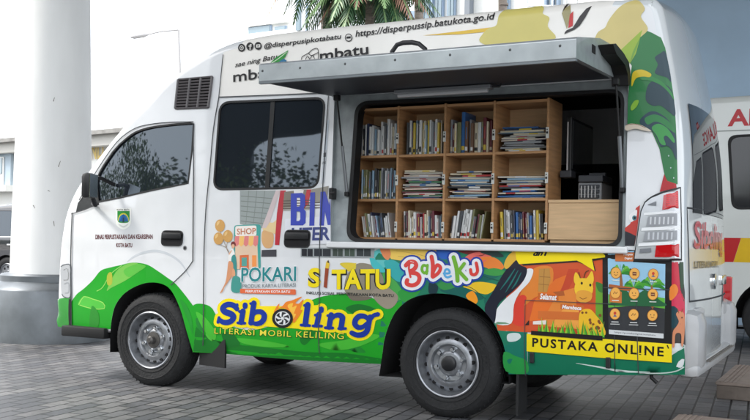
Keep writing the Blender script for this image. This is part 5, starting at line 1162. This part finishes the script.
# --- toucan-like bird, orange picture, tablet and yellow plate
g = G(V_, .0012); D_ = Z(490, 240, 3.82); E_ = Z(470, 230, 5)
g.poly([(508, 345), (511, 320), (528, 318), (528, 374), (504, 374)]+[(500, 345)], (20, 118, 98), [archR]); g.poly([(505, 326), (512, 320), (534, 322), (534, 331.5), (512, 331), (506, 331)], (226, 228, 230), [archR])
g.poly(D_([(100, 40), (440, 40), (440, 370), (30, 345), (20, 300), (60, 230)]), (206, 84, 42), [hatch])
g.curve(D_([(150, 130), (190, 100), (240, 110), (230, 190), (170, 220), (130, 250), (110, 230)]), (222, 130, 50)); g.poly(D_([(170, 230), (250, 150), (300, 130), (260, 210), (230, 300), (150, 310)]), (226, 112, 40)); g.poly(D_([(300, 110), (340, 110), (300, 190), (270, 200)]), (196, 70, 40)); g.poly(D_([(190, 330), (260, 200), (330, 180), (330, 330)]), (224, 132, 56)); g.poly(D_([(230, 330), (290, 250), (340, 260), (340, 340)]), (236, 160, 70))
g.curve(D_([(90, 320), (84, 280), (92, 240), (120, 210), (140, 220), (128, 260), (132, 325)]), (214, 62, 46)); g.poly(D_([(404, 170), (440, 170), (440, 330), (404, 330)]), (104, 160, 50)); g.curve(D_([(405, 160), (440, 175), (440, 200), (415, 195)]), (60, 120, 50))
g.poly(D_([(188, 110), (228, 108), (232, 150), (218, 200), (184, 196)]), (190, 138, 66)); g.line(D_([(190, 140), (230, 142)]), .6, (150, 100, 50), 0); g.line(D_([(186, 168), (226, 172)]), .6, (150, 100, 50), 0); g.line(D_([(208, 110), (204, 196)]), .5, (150, 100, 50), 0)
g.poly(D_([(184, 202), (262, 212), (262, 232), (184, 226)]), (196, 100, 40)); g.poly(D_([(240, 198), (282, 194), (286, 212), (262, 214)]), (176, 92, 44)); g.poly(D_([(270, 244), (360, 250), (360, 268), (270, 264)]), (200, 104, 44)); g.poly(D_([(184, 270), (345, 276), (345, 306), (184, 300)]), (206, 108, 46))
g.text("Selamat", (540, 299.2), (556.8, 300.4), (540.2, 293.2), WH, .03, .2); g.text("Membaca", (562, 308.6), (581.5, 310.2), (562.2, 304.6), WH, .03, .2)
g.curve(D_([(20, 318), (24, 270), (56, 228), (104, 186), (134, 146), (140, 112), (166, 114), (152, 158), (114, 200), (92, 248), (82, 318)]), (228, 230, 232)); g.curve(D_([(-20, 260), (10, 200), (56, 122), (98, 76), (118, 96), (142, 110), (132, 150), (96, 188), (58, 220), (30, 250), (20, 310), (4, 320)]), (22, 26, 44), cuts=[archR])
for pts in ([(96, 110), (70, 150), (40, 190)], [(108, 116), (84, 160), (60, 200)], [(120, 124), (100, 164), (84, 186)]): g.line(D_(pts), [.6, 1.6, .4], (24, 110, 104))
g.poly(D_([(20, 318), (30, 312), (60, 314), (76, 320), (20, 322)]), (110, 150, 120)); g.poly(D_([(134, 325), (150, 305), (150, 325)]), (40, 30, 30)); g.poly(D_([(165, 310), (215, 306), (215, 322), (165, 322)]), (230, 220, 212))
g.curve(D_([(54, 96), (70, 60), (100, 40), (108, 70), (96, 80), (66, 110)]), (222, 176, 60))
g.poly(D_([(100, 44), (440, 46), (440, 72), (395, 80), (405, 120), (358, 92), (336, 84), (128, 98), (112, 84)]), (40, 34, 30), [hatch]); g.poly(D_([(97, 40), (440, 40), (440, 66), (390, 72), (400, 118), (352, 88), (332, 78), (112, 92), (102, 76)]), YEL, [hatch])
g.text("dn", (533, 256), (543, 255.6), (534, 250.5), BK, .05, .3); g.line([(545, 255.4), (547.5, 250)], 1.8, BK, 0)
g.poly(ell(584, 288.5, 9.4, 10.6, 24), (240, 196, 50)); g.curve([(576, 272), (581, 278), (587, 278), (592, 271), (594, 280), (590, 286), (578, 286), (574, 280)], (240, 196, 50)); g.curve([(577, 292), (584, 290), (592, 293), (591, 300), (584, 302.5), (577, 300)], (226, 160, 60)); g.poly(ell(582, 283.2, 1.1, 1.5, 10), BK); g.poly(ell(590.5, 285, 1.1, 1.5, 10), BK); g.line([(580, 297), (583, 299), (587, 297.6)], .6, (130, 70, 30)); g.line([(584, 278), (586, 272), (589, 270.5)], .9, (90, 60, 30)); g.line([(580.5, 278), (579, 272)], .9, (90, 60, 30))
g.curve([(581, 311), (590, 309), (597, 316), (604, 326), (604, 336), (582, 336), (579, 322)], (236, 186, 40))
rr = random.Random(2)
for k in range(15): u, v = rr.uniform(582, 601), rr.uniform(312, 332); g.poly(ell(u, v, rr.uniform(1, 1.7), rr.uniform(1.1, 1.8), 7), (126, 74, 36))
for k in range(34):
    u = 539+k*1.95+rr.uniform(-.6, .6); t = u+rr.uniform(-3.5, 3.5); hgt = rr.uniform(7, 17); bv = 332.3+(u-532)*.068
    g.poly([(u-1.2, bv), (t, bv-hgt), (u+1.2, bv)], ((96, 176, 40), (60, 140, 44), (150, 200, 60))[k % 3])
g.poly([(531.5, 330.5), (603, 335.6), (603, 340.4), (531.5, 334.5)], (24, 22, 22)); g.build("bird_graphic", van)
g = G(V_, .0012)
g.poly([(528, 345), (600, 350), (671, 356), (684, 345), (685, 374.5), (640, 375), (528, 374.5)], (14, 112, 82), inside=[]); g.line([(576, 363), (600, 367), (622, 371), (650, 372)], [.3, 1.6, 2.2, .6], (206, 220, 216)); g.line([(672, 352), (679, 350), (684, 347)], 1.0, (200, 216, 210)); g.line([(640, 373.2), (662, 373), (676, 371), (684, 367)], 1.2, (190, 206, 200)); g.curve([(504, 352), (516, 356), (527, 361), (527, 373), (506, 371)], (40, 150, 70)); g.curve([(508, 334), (518, 333), (521, 337), (516, 341), (508, 341)], (206, 218, 216), cuts=[archR])
# right-hand figures
g.build('lower_graphic', van); g = G(V_, .0022, .0004)
g.poly([(669, 262), (681.5, 262), (684.5, 292), (685, 345), (669, 345)], (58, 54, 52)); g.poly([(669.5, 262), (678, 262), (680, 288), (684.3, 300), (684.6, 318), (676, 312), (670, 300)], (196, 44, 66)); g.poly([(679.3, 262), (683, 262), (683.6, 287), (680.4, 289)], (40, 70, 46)); g.poly([(670, 296), (680, 293), (684, 303), (684, 318), (671, 312)], (206, 52, 84)); g.curve([(669.5, 309), (674, 306), (679, 312), (680, 324), (674, 328), (669.5, 324)], (22, 60, 70)); g.curve([(670, 288), (675, 284), (678, 290), (675, 297), (670, 300)], (230, 130, 50))
g.curve([(676, 314), (679, 311), (683, 313), (684.2, 320), (684, 330), (682.5, 345), (680.8, 345), (680.5, 334), (675.5, 334), (674.5, 346), (672.5, 346), (673, 332), (676.5, 326), (678.5, 321)], (206, 134, 96)); g.line([(678.5, 313), (677.5, 308.5)], .7, (150, 80, 50), 0); g.line([(681, 312), (682.5, 308.5)], .7, (150, 80, 50), 0); g.poly(ell(681.3, 317.5, .6, .8, 8), BK)
g.build('deer_graphic', van)
# tablet
g = G(V_, .0040)
g.poly([(602.8, 248.5), (672, 252), (671.5, 345), (603, 338.5)], (22, 22, 24), [hatch, lamp]); g.poly([(608, 250.5), (634.5, 251), (633, 262), (665.5, 264), (665, 311), (608.5, 309.5)], (152, 198, 226), [hatch, lamp])
g.poly([(608.5, 294), (625, 297), (645, 295), (665, 298), (665, 312), (608.5, 310)], (96, 178, 60)); g.poly([(608.5, 307.5), (640, 305), (665, 308.5), (664.5, 338.3), (608.8, 334.4)], (52, 54, 58))
for cx_, cy_, s_ in ((621, 274, 1.0), (652, 287, 1.1), (634, 288, .9)):
    for k in range(8):
        a = -2.9+k*.42; L = 13*s_; g.curve([(cx_, cy_), (cx_+L*.55*math.cos(a), cy_+L*.55*math.sin(a)-3.2), (cx_+L*math.cos(a), cy_+L*.75*math.sin(a)+2.5), (cx_+L*.5*math.cos(a), cy_+L*.5*math.sin(a)+.4)], ((70, 158, 50), (44, 132, 48), (110, 184, 60))[k % 3], 3)
    g.curve([(cx_-1, cy_), (cx_+1, cy_), (cx_+2.2, cy_+18*s_), (cx_-.6, cy_+18*s_)], (150, 96, 56), 2)
g.curve([(612, 302), (622, 288), (634, 296), (646, 290), (660, 300), (664, 306), (612, 305)], (36, 98, 60)); g.poly(rrect([(609, 284), (634, 287.5), (634, 291.5), (609, 288.5)], 1), (176, 96, 50)); g.poly([(610, 292), (616, 288), (622, 292), (622, 303), (610, 302)], (206, 120, 56))
g.poly(rrect([(615.5, 252.5), (635, 252.5), (633.5, 261.5), (615.5, 261.3)], 1), (196, 112, 62), [hatch, lamp]); g.text("Perpus", (624, 256), (633, 256), (624, 253.2), WH, .03); g.text("Digital", (625, 259.8), (632.5, 259.8), (625, 257.4), WH, .03)
for i, cy_ in enumerate((272.8, 292.8, 313.8)):
    for j, cx_ in enumerate((616.2, 634.8, 653.6)):
        cx2, cy2 = cx_-(.4*i), cy_+j*.7
        g.poly(ell(cx2, cy2, 5.2, 5.7, 20), (176, 110, 44)); g.poly(ell(cx2, cy2, 4.7, 5.2, 20), (238, 176, 84)); kk = (i*3+j) % 4
        if kk == 0: g.poly(ell(cx2-1.6, cy2-.6, .5, .6, 8), BK); g.poly(ell(cx2+1.6, cy2-.4, .5, .6, 8), BK); g.line([(cx2-1.5, cy2+1.6), (cx2, cy2+2.4), (cx2+1.6, cy2+1.6)], .5, (120, 60, 30))
        elif kk == 1: g.poly([(cx2-2, cy2-1.8), (cx2+2, cy2-1.6), (cx2+2, cy2+2), (cx2-2, cy2+1.8)], (120, 66, 40)); g.line([(cx2-1.4, cy2), (cx2+1.4, cy2+.1)], .4, (238, 210, 160), 0)
        elif kk == 2: g.poly(ell(cx2, cy2-.8, 1.4, 1.6, 12), (200, 60, 50)); g.poly([(cx2-2, cy2+2.6), (cx2, cy2+.6), (cx2+2, cy2+2.6)], (70, 90, 140))
        else: g.line([(cx2-2, cy2+1), (cx2-.6, cy2-1.4), (cx2+.6, cy2+.8), (cx2+2, cy2-1)], .7, (110, 60, 40), 0)
        if i < 2: g.poly([(cx2-3.5, cy2+7), (cx2+3.5, cy2+7.2), (cx2+3.5, cy2+8), (cx2-3.5, cy2+7.8)], (226, 230, 224))
        else: g.poly([(cx2-3.6, cy2+7.4), (cx2+3.6, cy2+7.6), (cx2+3.6, cy2+8.5), (cx2-3.6, cy2+8.3)], (206, 208, 208)); g.poly([(cx2-4.6, cy2+9.6), (cx2+4.6, cy2+9.9), (cx2+4.6, cy2+10.7), (cx2-4.6, cy2+10.4)], (196, 198, 198))
g.poly(rrect([(609.4, 329.3), (664, 333.4), (664, 338.2), (609.4, 333.8)], .6), (206, 210, 212)); g.text("https://pustakadigital.kotabatu", (615, 333.2), (656, 336.3), (615, 331), (90, 94, 98), .01)
g.build("tablet_graphic", van)
g = G(V_, .0060)
g.poly([(527, 333.5), (600, 338.4), (672, 343.8), (672, 362.3), (600, 357.3), (527, 351)], (240, 216, 22)); g.text("PUSTAKA ONLINE", (532.5, 346.6), (663.8, 356.4), (532.7, 337.4), (26, 24, 22), .028, space=1.25); g.line([(667.5, 345), (668.6, 348)], 1.2, BK, 0)
g.build("yellow_plate", van)
